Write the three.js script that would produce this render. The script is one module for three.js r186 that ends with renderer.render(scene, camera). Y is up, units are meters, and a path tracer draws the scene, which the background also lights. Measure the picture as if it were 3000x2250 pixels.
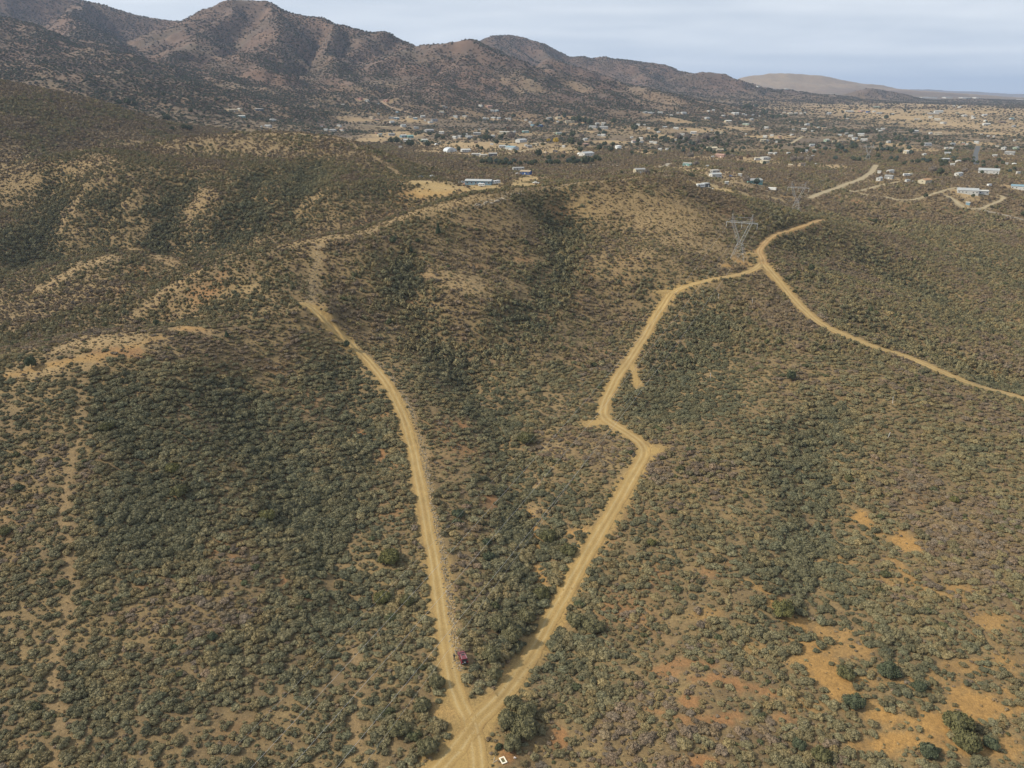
import * as THREE from 'three';
import { mergeGeometries, mergeVertices } from 'three/addons/utils/BufferGeometryUtils.js';
import { MarchingCubes } from 'three/addons/objects/MarchingCubes.js';
import { RoundedBoxGeometry } from 'three/addons/geometries/RoundedBoxGeometry.js';

// ---------------------------------------------------------------- camera, sky, sun, exposure
const scene = new THREE.Scene();
const EYE = 130, PITCH = 20.42 * Math.PI / 180, F = 2283;      // metres above the road fork, tilt, focal length in photo pixels
const camera = new THREE.PerspectiveCamera(2 * Math.atan(1125 / F) * 180 / Math.PI, 4 / 3, 0.5, 60000);
camera.position.set(0, EYE, 0);
camera.rotation.set(-PITCH, 0, 0);
const renderer = new THREE.WebGLRenderer();
renderer.toneMapping = THREE.LinearToneMapping;
renderer.toneMappingExposure = 1.14;
renderer.shadowMap.enabled = true;

const SUN = new THREE.Vector3(-0.78, 0.605, -0.18).normalize();   // left of the view and a little ahead
const sun = new THREE.DirectionalLight(new THREE.Color(1.0, 0.885, 0.69), 4.7);
sun.position.copy(SUN).multiplyScalar(2000); sun.target.position.set(0, 0, -500);
sun.castShadow = true; sun.shadow.radius = 5;
sun.shadow.mapSize.set(4096, 4096);
Object.assign(sun.shadow.camera, { left: -1200, right: 1200, top: 1200, bottom: -1200, near: 10, far: 6000 });
scene.add(sun, sun.target);
scene.fog = new THREE.FogExp2(new THREE.Color(0.52, 0.67, 0.95), 0.000048);

// ---------------------------------------------------------------- seeded noise
function rng(seed) { let a = seed >>> 0; return () => { a = (a + 0x6D2B79F5) | 0; let t = Math.imul(a ^ (a >>> 15), 1 | a); t = (t + Math.imul(t ^ (t >>> 7), 61 | t)) ^ t; return ((t ^ (t >>> 14)) >>> 0) / 4294967296; }; }
function hash2(i, j, s) { let h = Math.imul(i, 374761393) + Math.imul(j, 668265263) + Math.imul(s, 1274126177) | 0; h = Math.imul(h ^ (h >>> 13), 1274126177); h ^= h >>> 16; return (h >>> 0) / 4294967296; }
function noise(x, y, s = 0) {                                   // smooth gradient noise, about -1..1
  const i = Math.floor(x), j = Math.floor(y), fx = x - i, fy = y - j;
  const u = fx * fx * fx * (fx * (fx * 6 - 15) + 10), v = fy * fy * fy * (fy * (fy * 6 - 15) + 10);
  const g = (a, b, dx, dy) => { const t = hash2(a, b, s) * 6.2831853; return Math.cos(t) * dx + Math.sin(t) * dy; };
  const a = g(i, j, fx, fy), b = g(i + 1, j, fx - 1, fy), c = g(i, j + 1, fx, fy - 1), d = g(i + 1, j + 1, fx - 1, fy - 1);
  return 1.5 * (a + (b - a) * u + (c - a) * v + (a - b - c + d) * u * v);
}
function fbm(x, y, o, s = 0) { let a = 0, w = 1, n = 0; for (let k = 0; k < o; k++) { a += w * noise(x, y, s + k * 17); n += w; x = x * 2.03 + 5.1; y = y * 2.03 - 3.7; w *= 0.5; } return a / n; }
function ridged(x, y, o, s = 0) { let a = 0, w = 1, n = 0; for (let k = 0; k < o; k++) { a += w * (1 - Math.abs(noise(x, y, s + k * 31)) * 1.6); n += w; x = x * 2.1 + 1.7; y = y * 2.1 + 9.2; w *= 0.5; } return a / n; }
const clamp = (x, a, b) => x < a ? a : x > b ? b : x;
const smooth = (a, b, x) => { const t = clamp((x - a) / (b - a), 0, 1); return t * t * (3 - 2 * t); };
const lerp = (a, b, t) => a + (b - a) * t;
const FAST = globalThis.SCENE_FAST || 0;

// sky: pale winter sky under thin high cloud, brighter towards the sun
{
  const W = 2048, H = 1024, d = new Float32Array(W * H * 4);
  for (let j = 0; j < H; j++) {
    const el = ((j + 0.5) / H - 0.5) * Math.PI, ce = Math.cos(el), se = Math.sin(el);
    for (let i = 0; i < W; i++) {
      const az = ((i + 0.5) / W - 0.5) * 2 * Math.PI;
      const x = Math.cos(az) * ce, y = se, z = Math.sin(az) * ce;
      const up = Math.max(y, 0), c = x * SUN.x + y * SUN.y + z * SUN.z;
      const h = Math.exp(-up * 5.5);
      let r = lerp(0.410, 0.570, h), g = lerp(0.465, 0.645, h), b = lerp(0.550, 0.735, h);
      const glow = 0.30 * Math.pow(Math.max(c, 0), 3) + 0.9 * Math.pow(Math.max(c, 0), 24) + 0.10 * (0.5 + 0.5 * c);
      r += glow * 0.98; g += glow; b += glow * 0.97;
      // streaks of cirrus on a plane high above
      const k = 1 / (up + 0.075), px = x * k, pz = z * k;
      const n = fbm(px * 0.30 + 0.35 * noise(px * 0.7, pz * 0.5, 91), pz * 0.75 + 0.4 * noise(px * 0.4, pz * 0.6, 77), 5, 40);
      const n2 = fbm(px * 1.1 + pz * 0.5, pz * 2.6, 4, 53);
      const cl = clamp(0.40 + 1.15 * n + 0.5 * n2, 0, 1) * (y > -0.02 ? 1 : 0);
      const w = 0.74 * cl;
      r = lerp(r, 0.80 + glow * 0.4, w); g = lerp(g, 0.845 + glow * 0.4, w); b = lerp(b, 0.89 + glow * 0.4, w);
      if (y < 0) { const q = smooth(0, -0.12, y); r = lerp(r, 0.26, q); g = lerp(g, 0.23, q); b = lerp(b, 0.18, q); }
      const o = (j * W + i) * 4; d[o] = r; d[o + 1] = g; d[o + 2] = b; d[o + 3] = 1;
    }
  }
  const t = new THREE.DataTexture(d, W, H, THREE.RGBAFormat, THREE.FloatType);
  t.mapping = THREE.EquirectangularReflectionMapping; t.magFilter = t.minFilter = THREE.LinearFilter; t.needsUpdate = true;
  scene.background = t; scene.environment = t;
}

// ---------------------------------------------------------------- the land: heights relative to the eye, x right, z ahead
const CP = Math.cos(PITCH), SP = Math.sin(PITCH);
const tanOf = v => { const y = (1125 - v) / F; return (y * CP - SP) / (CP + y * SP); };      // height per metre of ground distance
const kOf = v => 1 / (CP + (1125 - v) / F * SP);
const rowOf = t => 1125 - F * (t * CP + SP) / (CP - t * SP);
const PTS = [];
const put = (u, z, h) => PTS.push([(u - 1500) / F * kOf(rowOf(h / z)), Math.log(z), h]);
const V = (u, v, h) => put(u, h / tanOf(v), h), Z = (u, v, z) => put(u, z, z * tanOf(v)), H = put;
for (const u of [-900, 300, 1500, 2700, 3900]) { H(u, 36, -130); H(u, 75, -130); }
for (const [u, v, h] of [
  [-200, 2250, -131], [300, 2250, -130], [800, 2250, -131], [1400, 2250, -130], [2000, 2250, -130], [2600, 2250, -129], [3200, 2250, -128],
  [0, 1850, -126], [500, 1850, -126], [1000, 1850, -129], [1355, 1950, -129], [1600, 1900, -131], [2200, 1900, -128], [2800, 1900, -127], [3200, 1850, -127],
  [-200, 1500, -118], [0, 1500, -117], [400, 1500, -116], [900, 1500, -122], [1245, 1500, -124], [1500, 1500, -127], [1770, 1530, -126], [2100, 1500, -124], [2600, 1500, -124], [3100, 1500, -124],
  [0, 1250, -106], [400, 1250, -105], [900, 1250, -114], [1190, 1250, -117], [1420, 1250, -119.5], [1600, 1300, -122], [1765, 1230, -121], [1905, 1320, -120], [2300, 1250, -116], [2700, 1250, -118], [3100, 1250, -122],
  [100, 1085, -97], [450, 1080, -96], [800, 1080, -105], [1120, 1110, -110], [1370, 1090, -113.5], [1580, 1080, -115], [1810, 1100, -116], [2100, 1080, -112], [2500, 1080, -110], [2800, 1105, -114], [3020, 1175, -119],
  [0, 1045, -96], [200, 985, -92.5], [400, 955, -91], [600, 948, -91.5], [1010, 1010, -104], [905, 900, -90.5], [760, 930, -92],
  [700, 850, -88], [600, 890, -94], [480, 900, -100], [386, 938, -104], [530, 822, -88], [680, 748, -80], [850, 712, -75.5], [1000, 692, -72.5], [1250, 612, -64.5],
  [1455, 573, -59.5], [1517, 548, -58], [1623, 544, -58.5], [1710, 530, -57], [1840, 520, -56.5], [1920, 518, -57], [2000, 530, -61], [2036, 546, -65], [2090, 559, -68], [2163, 579, -73.5], [2223, 591, -77], [2343, 624, -86], [2386, 637, -90], [2440, 655, -93],
  [1000, 850, -90], [1100, 800, -84.5], [1180, 880, -94], [1250, 980, -104.5], [1400, 850, -93], [1400, 720, -82], [1250, 740, -81], [1640, 850, -100], [1640, 650, -79], [1560, 1000, -109],
  [1900, 750, -89], [1960, 860, -103], [1800, 900, -109], [1700, 980, -114], [2100, 650, -80.5], [1900, 630, -75.5], [2165, 760, -95], [2240, 775, -96.5], [2080, 820, -97.5], [2230, 738, -93.5], [2420, 645, -92],
  [2300, 860, -103.5], [2400, 945, -107], [2200, 950, -106], [2650, 1045, -112], [2500, 830, -107], [2750, 920, -115], [3000, 1010, -124],
  [2600, 680, -108], [2800, 760, -119], [3050, 850, -128], [2450, 730, -106],
]) V(u, v, h);
H(2600, 545, -120); H(2850, 480, -126); H(3100, 450, -129); H(2400, 545, -108);
// behind the near crests
H(200, 345, -106); H(0, 352, -112); H(450, 362, -108); H(-250, 380, -116); H(600, 430, -101); H(820, 475, -91); H(1000, 520, -88); H(1180, 570, -76); H(1320, 590, -68);
H(1250, 545, -76); H(1360, 545, -68.5); H(1455, 550, -65); H(1517, 565, -65); H(1623, 580, -65.5); H(1710, 605, -64); H(1840, 630, -64.5); H(1920, 640, -66); H(2036, 650, -74); H(2163, 660, -84);
// low spur and the big brushy hill on the left
for (const [u, v, h] of [[400, 735, -92], [280, 760, -95], [120, 860, -106], [0, 960, -114], [540, 785, -97], [0, 700, -94], [200, 600, -76], [500, 560, -68], [800, 560, -66], [1000, 560, -66], [0, 600, -82], [1100, 520, -63]]) V(u, v, h);
H(480, 515, -100); H(250, 530, -101); H(0, 470, -110);
Z(700, 391, 837); Z(500, 402, 810); Z(250, 432, 748); Z(100, 470, 700); Z(0, 510, 667); Z(-200, 560, 640); Z(880, 389, 835); Z(1000, 402, 805); Z(1100, 445, 752); Z(1170, 490, 700);
H(0, 745, -76); H(-250, 730, -84); H(300, 860, -68); H(700, 960, -66); H(1000, 950, -68); H(1150, 840, -74);
Z(700, 432, 765); Z(880, 432, 772); Z(500, 445, 742);
// bench with the blue house, its cut bank, the slope behind
Z(1240, 531, 625); Z(1330, 540, 622); Z(1420, 540, 628); Z(1540, 538, 640); H(1300, 690, -72); H(1450, 720, -76); H(1650, 700, -72); H(1850, 700, -69);
Z(1550, 512, 850); Z(1300, 480, 980); Z(1100, 450, 1000); Z(1700, 505, 930); Z(1870, 505, 780); Z(2000, 500, 900); Z(2080, 553, 700); Z(2200, 572, 745); Z(2150, 530, 830); Z(2000, 545, 690);
// right-hand side beyond the crests
Z(2330, 622, 752); H(2400, 690, -104); Z(2460, 548, 900); Z(2560, 490, 1080); Z(2550, 590, 830); Z(2790, 572, 850); Z(2960, 640, 790); Z(2960, 552, 900); Z(3050, 720, 680); Z(2700, 620, 800); Z(3300, 620, 860);
// valley of the town
Z(2500, 430, 1400); Z(2860, 450, 1300); Z(3100, 480, 1150); Z(2100, 440, 1380); Z(1750, 450, 1250); Z(1300, 446, 1229); Z(1240, 402, 1520); Z(1500, 400, 1600); Z(2000, 380, 1850); Z(2500, 365, 2250); Z(2950, 365, 2250);
Z(900, 377, 1700); Z(1500, 350, 2350); Z(1100, 330, 2100); Z(700, 325, 1950); Z(900, 300, 2250); Z(1500, 318, 2750); Z(2000, 325, 3000); Z(2400, 310, 3500); Z(2900, 312, 3500); Z(2700, 300, 4600); Z(3100, 318, 3400);
// dark slope far left, and the vale behind it
Z(-250, 190, 1080); Z(0, 242, 1090); Z(180, 272, 1110); Z(330, 310, 1140); Z(450, 350, 1150); Z(560, 386, 1150); Z(0, 400, 850); Z(200, 360, 960); Z(420, 392, 1000);
H(0, 1400, -4); H(-300, 1400, 20); H(350, 1500, -38); Z(600, 345, 1600); Z(420, 330, 1650); Z(150, 270, 1800); Z(650, 290, 2150); Z(400, 250, 2200);
for (const [u, h] of [[-400, 70], [0, 50], [500, 30], [1000, 0], [1500, -30], [2000, -48], [2500, -52], [3000, -52], [3500, -52]]) { H(u, 3000, h); H(u, 4500, h * 0.5 - 22); }
for (const u of [-400, 500, 1500, 2500, 3400]) { H(u, 8000, -40); H(u, 16000, -52); H(u, 40000, -60); }

// thin plate spline through those points over (x / z, ln z)
const TPS = (() => {
  const n = PTS.length, m = n + 3, A = Array.from({ length: m }, () => new Float64Array(m + 1));
  const ker = (a, b) => { const r2 = a * a + b * b; return r2 < 1e-12 ? 0 : 0.5 * r2 * Math.log(r2); };
  for (let i = 0; i < n; i++) {
    for (let j = 0; j < n; j++) A[i][j] = ker(PTS[i][0] - PTS[j][0], PTS[i][1] - PTS[j][1]);
    A[i][i] += 0.0004; A[i][n] = A[n][i] = 1; A[i][n + 1] = A[n + 1][i] = PTS[i][0]; A[i][n + 2] = A[n + 2][i] = PTS[i][1]; A[i][m] = PTS[i][2];
  }
  for (let c = 0; c < m; c++) {
    let p = c; for (let r = c + 1; r < m; r++) if (Math.abs(A[r][c]) > Math.abs(A[p][c])) p = r;
    [A[c], A[p]] = [A[p], A[c]];
    for (let r = c + 1; r < m; r++) { const q = A[r][c] / A[c][c]; if (q) for (let k = c; k <= m; k++) A[r][k] -= q * A[c][k]; }
  }
  const w = new Float64Array(m);
  for (let r = m - 1; r >= 0; r--) { let s = A[r][m]; for (let k = r + 1; k < m; k++) s -= A[r][k] * w[k]; w[r] = s / A[r][r]; }
  const U0 = -1.1, DU = 0.0125, NU = 177, L0 = Math.log(26), DL = 0.0175, NL = 425, g = new Float64Array(NU * NL);
  for (let j = 0; j < NL; j++) for (let i = 0; i < NU; i++) {
    const U = U0 + i * DU, L = L0 + j * DL; let s = w[n] + w[n + 1] * U + w[n + 2] * L;
    for (let k = 0; k < n; k++) s += w[k] * ker(U - PTS[k][0], L - PTS[k][1]);
    g[j * NU + i] = s;
  }
  const cr = (a, b, c, d, t) => b + 0.5 * t * (c - a + t * (2 * a - 5 * b + 4 * c - d + t * (3 * (b - c) + d - a)));
  return (U, L) => {
    const fx = clamp((U - U0) / DU, 1, NU - 2.001), fy = clamp((L - L0) / DL, 1, NL - 2.001), i = fx | 0, j = fy | 0, tx = fx - i, ty = fy - j;
    const row = q => { const o = (j + q) * NU + i; return cr(g[o - 1], g[o], g[o + 1], g[o + 2], tx); };
    return cr(row(-1), row(0), row(1), row(2), ty);
  };
})();

// mountains: crest lines as [u, v, distance]; the flanks fall away from them
const RIDGES = [];
const ridge = (lambda, amp, pts) => { RIDGES.push({ lambda, amp, p: pts.map(([u, v, z]) => { const h = z * tanOf(v); return [(u - 1500) / F * kOf(v) * z, z, h]; }) }); };
ridge(520, 1, [[-700, -190, 3900], [-350, -130, 3900], [0, -62, 3900], [240, 0, 3900], [330, 24, 3900], [430, 46, 3900], [525, 62, 3900], [640, 80, 3900]]);
ridge(330, 1, [[-500, 20, 2500], [-150, 20, 2450], [20, 60, 2350], [110, 110, 2150], [170, 170, 1900]]);
ridge(240, 1, [[240, 0, 3900], [215, 50, 3100], [250, 110, 2700], [330, 150, 2450], [380, 190, 2200]]);
ridge(430, 1, [[505, 70, 3500], [560, 47, 3450], [610, 25, 3400], [660, 4, 3400], [695, -6, 3400], [770, -4, 3400], [830, 30, 3350], [900, 47, 3350], [960, 52, 3330], [1010, 75, 3300], [1060, 95, 3250], [1110, 93, 3200], [1160, 118, 3150], [1210, 134, 3080], [1250, 136, 3000], [1300, 129, 2950], [1345, 124, 2900], [1385, 116, 2880], [1420, 129, 2860], [1465, 154, 2820], [1500, 190, 2760], [1535, 225, 2700], [1560, 250, 2650]]);
ridge(230, 1, [[700, -4, 3400], [655, 60, 3100], [590, 115, 2800], [530, 160, 2550], [500, 195, 2350]]);
ridge(230, 1, [[790, 10, 3380], [790, 80, 2950], [760, 150, 2600], [740, 200, 2350]]);
ridge(200, 1, [[960, 54, 3330], [955, 120, 2950], [990, 190, 2600], [1010, 240, 2350]]);
ridge(200, 1, [[1240, 138, 3000], [1160, 165, 2780], [1100, 210, 2520], [1060, 250, 2320]]);
ridge(190, 1, [[1385, 118, 2880], [1345, 175, 2620], [1330, 225, 2430], [1325, 262, 2280]]);
ridge(520, 1, [[1360, 145, 4600], [1410, 123, 4600], [1460, 103, 4600], [1487, 99, 4600], [1520, 106, 4600], [1570, 127, 4600], [1620, 150, 4600], [1670, 168, 4600], [1710, 166, 4600], [1750, 170, 4600], [1787, 162, 4600], [1820, 171, 4600], [1900, 183, 4600], [1950, 202, 4600], [2050, 222, 4600]]);
ridge(250, 1, [[1540, 215, 3350], [1570, 190, 3350], [1600, 172, 3350], [1640, 178, 3330], [1690, 195, 3300], [1750, 220, 3250], [1830, 250, 3200], [1900, 276, 3150]]);
ridge(190, 1, [[1600, 174, 3350], [1570, 220, 3050], [1540, 260, 2800]]);
ridge(260, 1, [[1850, 258, 4200], [1910, 236, 4200], [1970, 226, 4200], [2030, 215, 4200], [2070, 211, 4200], [2100, 216, 4200], [2140, 232, 4200], [2185, 249, 4200], [2235, 266, 4200]]);
ridge(700, 0.6, [[2080, 262, 8000], [2150, 236, 8000], [2200, 224, 8000], [2255, 214, 8000], [2285, 214, 8000], [2330, 217, 8000], [2400, 221, 8000], [2450, 230, 8000], [2520, 243, 8000], [2580, 258, 8000], [2640, 273, 8000]]);
ridge(190, 1, [[2400, 289, 5000], [2445, 281, 5000], [2485, 272, 5000], [2520, 264, 5000], [2550, 259, 5000], [2580, 264, 5000], [2608, 277, 5000], [2640, 288, 5000]]);
ridge(260, 0.5, [[2700, 299, 5000], [2780, 289, 5000], [2860, 286, 5000], [2940, 289, 5000], [2990, 298, 5000], [3060, 310, 5000], [3200, 318, 5000]]);
ridge(650, 0.9, [[2500, 272, 15500], [2600, 266, 15500], [2640, 263, 15500], [2690, 261, 15500], [2735, 262, 15500], [2780, 266, 15500], [2860, 268, 15500], [2960, 275, 15500], [3300, 277, 15500]]);

function mountains(x, z, base) {
  let top = base, share = 0;
  const wx = x + 60 * noise(x / 300, z / 300, 301), wz = z + 60 * noise(x / 300, z / 300, 302);
  for (const r of RIDGES) {
    let rise = 0, e = 0;
    const p = r.p, q = r.lambda < 1000 ? [wx, wz] : [x, z], sc = r.lambda / 520;
    for (let k = 0; k + 1 < p.length; k++) {
      const ax = p[k][0], az = p[k][1], bx = p[k + 1][0] - ax, bz = p[k + 1][1] - az, L2 = bx * bx + bz * bz;
      const t = clamp(((q[0] - ax) * bx + (q[1] - az) * bz) / L2, 0, 1), dx = q[0] - ax - bx * t, dz = q[1] - az - bz * t;
      const dd = Math.sqrt(dx * dx + dz * dz + 625) - 25, ek = Math.exp(-dd / r.lambda) * (1 - smooth(1.2, 3.0, dd / r.lambda)), rk = (lerp(p[k][2], p[k + 1][2], t) - base) * ek;
      if (rk > rise) { rise = rk; e = ek; }
    }
    if (e < 0.01) continue;
    const er = r.amp * (ridged(x / (330 * sc), z / (330 * sc), 4, 11) - 0.62) * Math.min(rise * 0.55, 62 * sc) * smooth(0, 0.45, 1 - e + 0.12);
    const h = base + rise + er;
    if (h > top) { const b = smooth(0, 40, h - top); top = top + (h - top) * (0.35 + 0.65 * b); share = Math.max(share, clamp(rise / 60, 0, 1)); }
  }
  return [top, share];
}
let lastMountain = 0;
const GULLIES = [];
function land(x, z) {                                            // natural ground, relative to the eye
  const L = Math.log(Math.max(z, 26)), U = x / Math.max(z, 26);
  let h = TPS(clamp(U, -1.08, 1.08), L);
  if (z < 1000) for (const g of GULLIES) {
    if (x < g.x0 || x > g.x1 || z < g.z0 || z > g.z1) continue;
    let best = 1e9; for (let k = 0; k + 1 < g.p.length; k++) { const a = g.p[k], bx = g.p[k + 1][0] - a[0], bz = g.p[k + 1][1] - a[1], t = clamp(((x - a[0]) * bx + (z - a[1]) * bz) / (bx * bx + bz * bz), 0, 1), d = Math.hypot(x - a[0] - bx * t, z - a[1] - bz * t); if (d < best) best = d; }
    const q = best / g.w * (1 + 0.25 * noise(x / 20, z / 20, 19)); h -= g.depth * (Math.exp(-q * q) * 0.75 + 0.25 * Math.max(0, 1 - q * 1.4));
  }
  const far = smooth(900, 1800, z);
  const amp = lerp(1, 2.0, far);
  h += amp * (0.9 * noise(x / 75, z / 75, 1) + 0.7 * (ridged(x / 46, z / 46, 2, 5) - 0.6) + 0.28 * noise(x / 17, z / 17, 2) + 0.1 * noise(x / 6, z / 6, 3));
  lastMountain = 0;
  if (z > 1400) { const m = mountains(x, z, h); h = m[0]; lastMountain = m[1]; if (z > 1500) h += lastMountain * 4.5 * fbm(x / 70, z / 70, 3, 21); }
  return h;
}
// where the sight line through photo pixel (u, v) meets the land
function hit(u, v, height = land, start = 60) {
  const t = tanOf(v), U = (u - 1500) / F * kOf(v);
  let z = start, pz = start;
  while (z < 30000) {
    if (height(U * z, z) > t * z) { let a = pz, b = z; for (let k = 0; k < 22; k++) { const m = (a + b) / 2; if (height(U * m, m) > t * m) b = m; else a = m; } return [U * b, b]; }
    pz = z; z *= 1.004;
  }
  return [U * 20000, 20000];
}

// draws cut into the hillsides: [depth, half width, pixels down the draw]
{
  const made = [[10, 24, [[150, 520], [140, 590], [130, 650], [95, 740]]], [10, 24, [[520, 520], [495, 600], [490, 660], [505, 720]]], [6, 18, [[330, 560], [300, 640], [270, 700]]], [7, 20, [[760, 500], [720, 590], [690, 660]]], [8, 20, [[900, 470], [880, 540], [860, 620]]],
    [3.5, 15, [[1660, 600], [1650, 660], [1640, 740], [1610, 810], [1560, 880], [1500, 950], [1440, 1010]]], [5, 15, [[1170, 740], [1190, 800], [1205, 870], [1245, 940], [1300, 1020], [1370, 1100]]], [3.5, 12, [[1370, 1100], [1440, 1230], [1500, 1400], [1555, 1550], [1590, 1720], [1600, 1900]]],
    [3, 14, [[2450, 1180], [2350, 1380], [2380, 1560], [2400, 1800]]], [4, 18, [[2080, 930], [2010, 1060], [1960, 1180]]], [7, 20, [[2560, 760], [2750, 850], [2950, 960]]], [6, 18, [[2560, 950], [2700, 990], [2900, 1090]]], [8, 22, [[2550, 640], [2750, 700], [3000, 800]]], [3, 14, [[700, 1120], [780, 1300], [900, 1500], [1020, 1750]]], [3, 14, [[1000, 1080], [1040, 1200], [1090, 1330]]], [2.5, 12, [[300, 1120], [420, 1350], [480, 1600]]]].map(([depth, w, px]) => ({ depth, w, p: px.map(([u, v]) => hit(u, v)) }));
  for (const g of made) { const xs = g.p.map(q => q[0]), zs = g.p.map(q => q[1]), m = g.w * 3; Object.assign(g, { x0: Math.min(...xs) - m, x1: Math.max(...xs) + m, z0: Math.min(...zs) - m, z1: Math.max(...zs) + m }); GULLIES.push(g); }
}
const inDraw = (x, z) => { let b = 0; for (const g of GULLIES) { if (x < g.x0 || x > g.x1 || z < g.z0 || z > g.z1) continue; for (let k = 0; k + 1 < g.p.length; k++) { const a = g.p[k], bx = g.p[k + 1][0] - a[0], bz = g.p[k + 1][1] - a[1], t = clamp(((x - a[0]) * bx + (z - a[1]) * bz) / (bx * bx + bz * bz), 0, 1), d = Math.hypot(x - a[0] - bx * t, z - a[1] - bz * t) / g.w; b = Math.max(b, Math.exp(-d * d)); } } return b; };

// ---------------------------------------------------------------- roads: centre lines as photo pixels, laid on the land
const ROADS = [];
function catmull(pts, n) { const c = new THREE.CatmullRomCurve3(pts.map(p => new THREE.Vector3(p[0], 0, p[1])), false, 'centripetal'); const len = c.getLength(); const m = Math.max(8, Math.ceil(len / n)); return c.getSpacedPoints(m).map(p => [p.x, p.z]); }
function road(name, label, width, tone, px, extra = {}) {
  const raw = px.map(([u, v]) => hit(u, v)), line = catmull(raw, extra.step || 1.2);
  let hs = line.map(([x, z]) => land(x, z));
  for (let k = 0; k < (extra.soft || 30); k++) hs = hs.map((h, i) => i && i < hs.length - 1 ? (hs[i - 1] + 2 * h + hs[i + 1]) / 4 : h);
  ROADS.push({ name, label, width, tone, line, hs, ...extra });
}
const DIRT = [0.345, 0.240, 0.092], PALE = [0.33, 0.275, 0.175], GREYD = [0.29, 0.26, 0.205];
road('dirt_road', 'left dirt road running from the fork up to the flat clearing on the ridge', 4.2, DIRT, [[1400, 2290], [1397, 2200], [1378, 2120], [1352, 2065], [1328, 2000], [1312, 1920], [1298, 1840], [1286, 1750], [1272, 1650], [1255, 1560], [1242, 1480], [1226, 1400], [1207, 1310], [1188, 1240], [1162, 1180], [1122, 1108], [1075, 1052], [1030, 1012], [985, 972], [950, 938], [912, 900], [890, 890]], { rut: 1 });
road('dirt_road', 'right dirt road winding from the fork up to the steel pylon', 4.5, DIRT, [[1250, 2290], [1330, 2200], [1400, 2112], [1470, 2040], [1530, 1960], [1585, 1870], [1622, 1800], [1660, 1735], [1705, 1650], [1757, 1560], [1800, 1490], [1840, 1415], [1872, 1362], [1888, 1328], [1876, 1298], [1838, 1270], [1795, 1243], [1768, 1218], [1772, 1180], [1800, 1120], [1840, 1060], [1880, 1000], [1918, 932], [1944, 890], [1966, 860], [2010, 838], [2080, 820], [2160, 805], [2212, 787], [2234, 768]], { rut: 1 });
road('dirt_road', 'dirt road running down from the pylon junction to the right edge', 4.6, DIRT, [[2228, 758], [2262, 800], [2310, 860], [2358, 910], [2400, 946], [2470, 980], [2560, 1015], [2650, 1045], [2750, 1085], [2850, 1125], [2950, 1155], [3090, 1205]], { rut: 1 });
road('dirt_road', 'orange dirt track climbing past the nearest pylon and over the crest', 4.2, [0.34, 0.215, 0.085], [[2238, 775], [2233, 755], [2224, 738], [2240, 713], [2265, 691], [2290, 681], [2340, 666], [2380, 652], [2418, 645]], { rut: 1 });
road('gravel_road', 'pale gravel road into the town behind the far pylon', 6.5, PALE, [[2372, 581], [2418, 562], [2461, 547], [2505, 531], [2531, 520], [2552, 505], [2566, 483]], { step: 3 });
road('gravel_road', 'thin pale lane branching right towards the orange roofed house', 4.2, PALE, [[2461, 549], [2480, 557], [2499, 561], [2534, 556], [2577, 544], [2636, 532]], { step: 3 });
road('gravel_road', 'pale lane running along the scrub to the long white mobile home', 3.6, PALE, [[2497, 561], [2523, 569], [2563, 574], [2595, 577], [2620, 585], [2650, 588], [2705, 578], [2754, 562], [2806, 550]], { step: 3 });
road('gravel_road', 'curved drive looping below the long white mobile home', 4.0, PALE, [[2767, 572], [2795, 585], [2809, 599], [2824, 609], [2846, 614], [2870, 613], [2900, 601], [2934, 587], [2940, 580], [2926, 572]], { step: 3 });
road('gravel_road', 'pale road leaving the loop towards the right edge', 4.4, GREYD, [[2868, 614], [2900, 620], [2933, 629], [2966, 636], [3040, 655]], { step: 3 });
road('asphalt_road', 'dark asphalt road running up through the right of the town', 7, [0.09, 0.098, 0.108], [[2866, 428], [2862, 440], [2858, 454], [2858, 468], [2861, 482]], { step: 3 });
road('gravel_road', 'thin lane crossing the scrub below the water tank', 5, GREYD, [[1690, 487], [1740, 482], [1790, 484], [1840, 489], [1880, 492], [1930, 490], [1960, 478]], { step: 3 });
road('gravel_road', 'pale farm lane behind the trailers in the middle of the town', 5, PALE, [[1330, 458], [1400, 462], [1450, 458], [1500, 448], [1540, 440], [1600, 432], [1680, 436]], { step: 4 });
road('gravel_road', 'short pale street in the trees of the town centre', 6, PALE, [[2296, 423], [2318, 420], [2335, 410], [2352, 400]], { step: 4 });
road('dirt_road', 'brown hillside track above the left of the town', 7, [0.29, 0.205, 0.135], [[1118, 296], [1130, 306], [1150, 316], [1180, 325], [1210, 333]], { step: 5 });
road('gravel_road', 'pale lane in front of the left houses', 6, PALE, [[1030, 366], [1080, 368], [1140, 372]], { step: 5 });
road('gravel_road', 'pale lane in the far right fields', 9, PALE, [[2380, 306], [2450, 309], [2540, 313], [2640, 318], [2740, 330]], { step: 8 });
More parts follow.
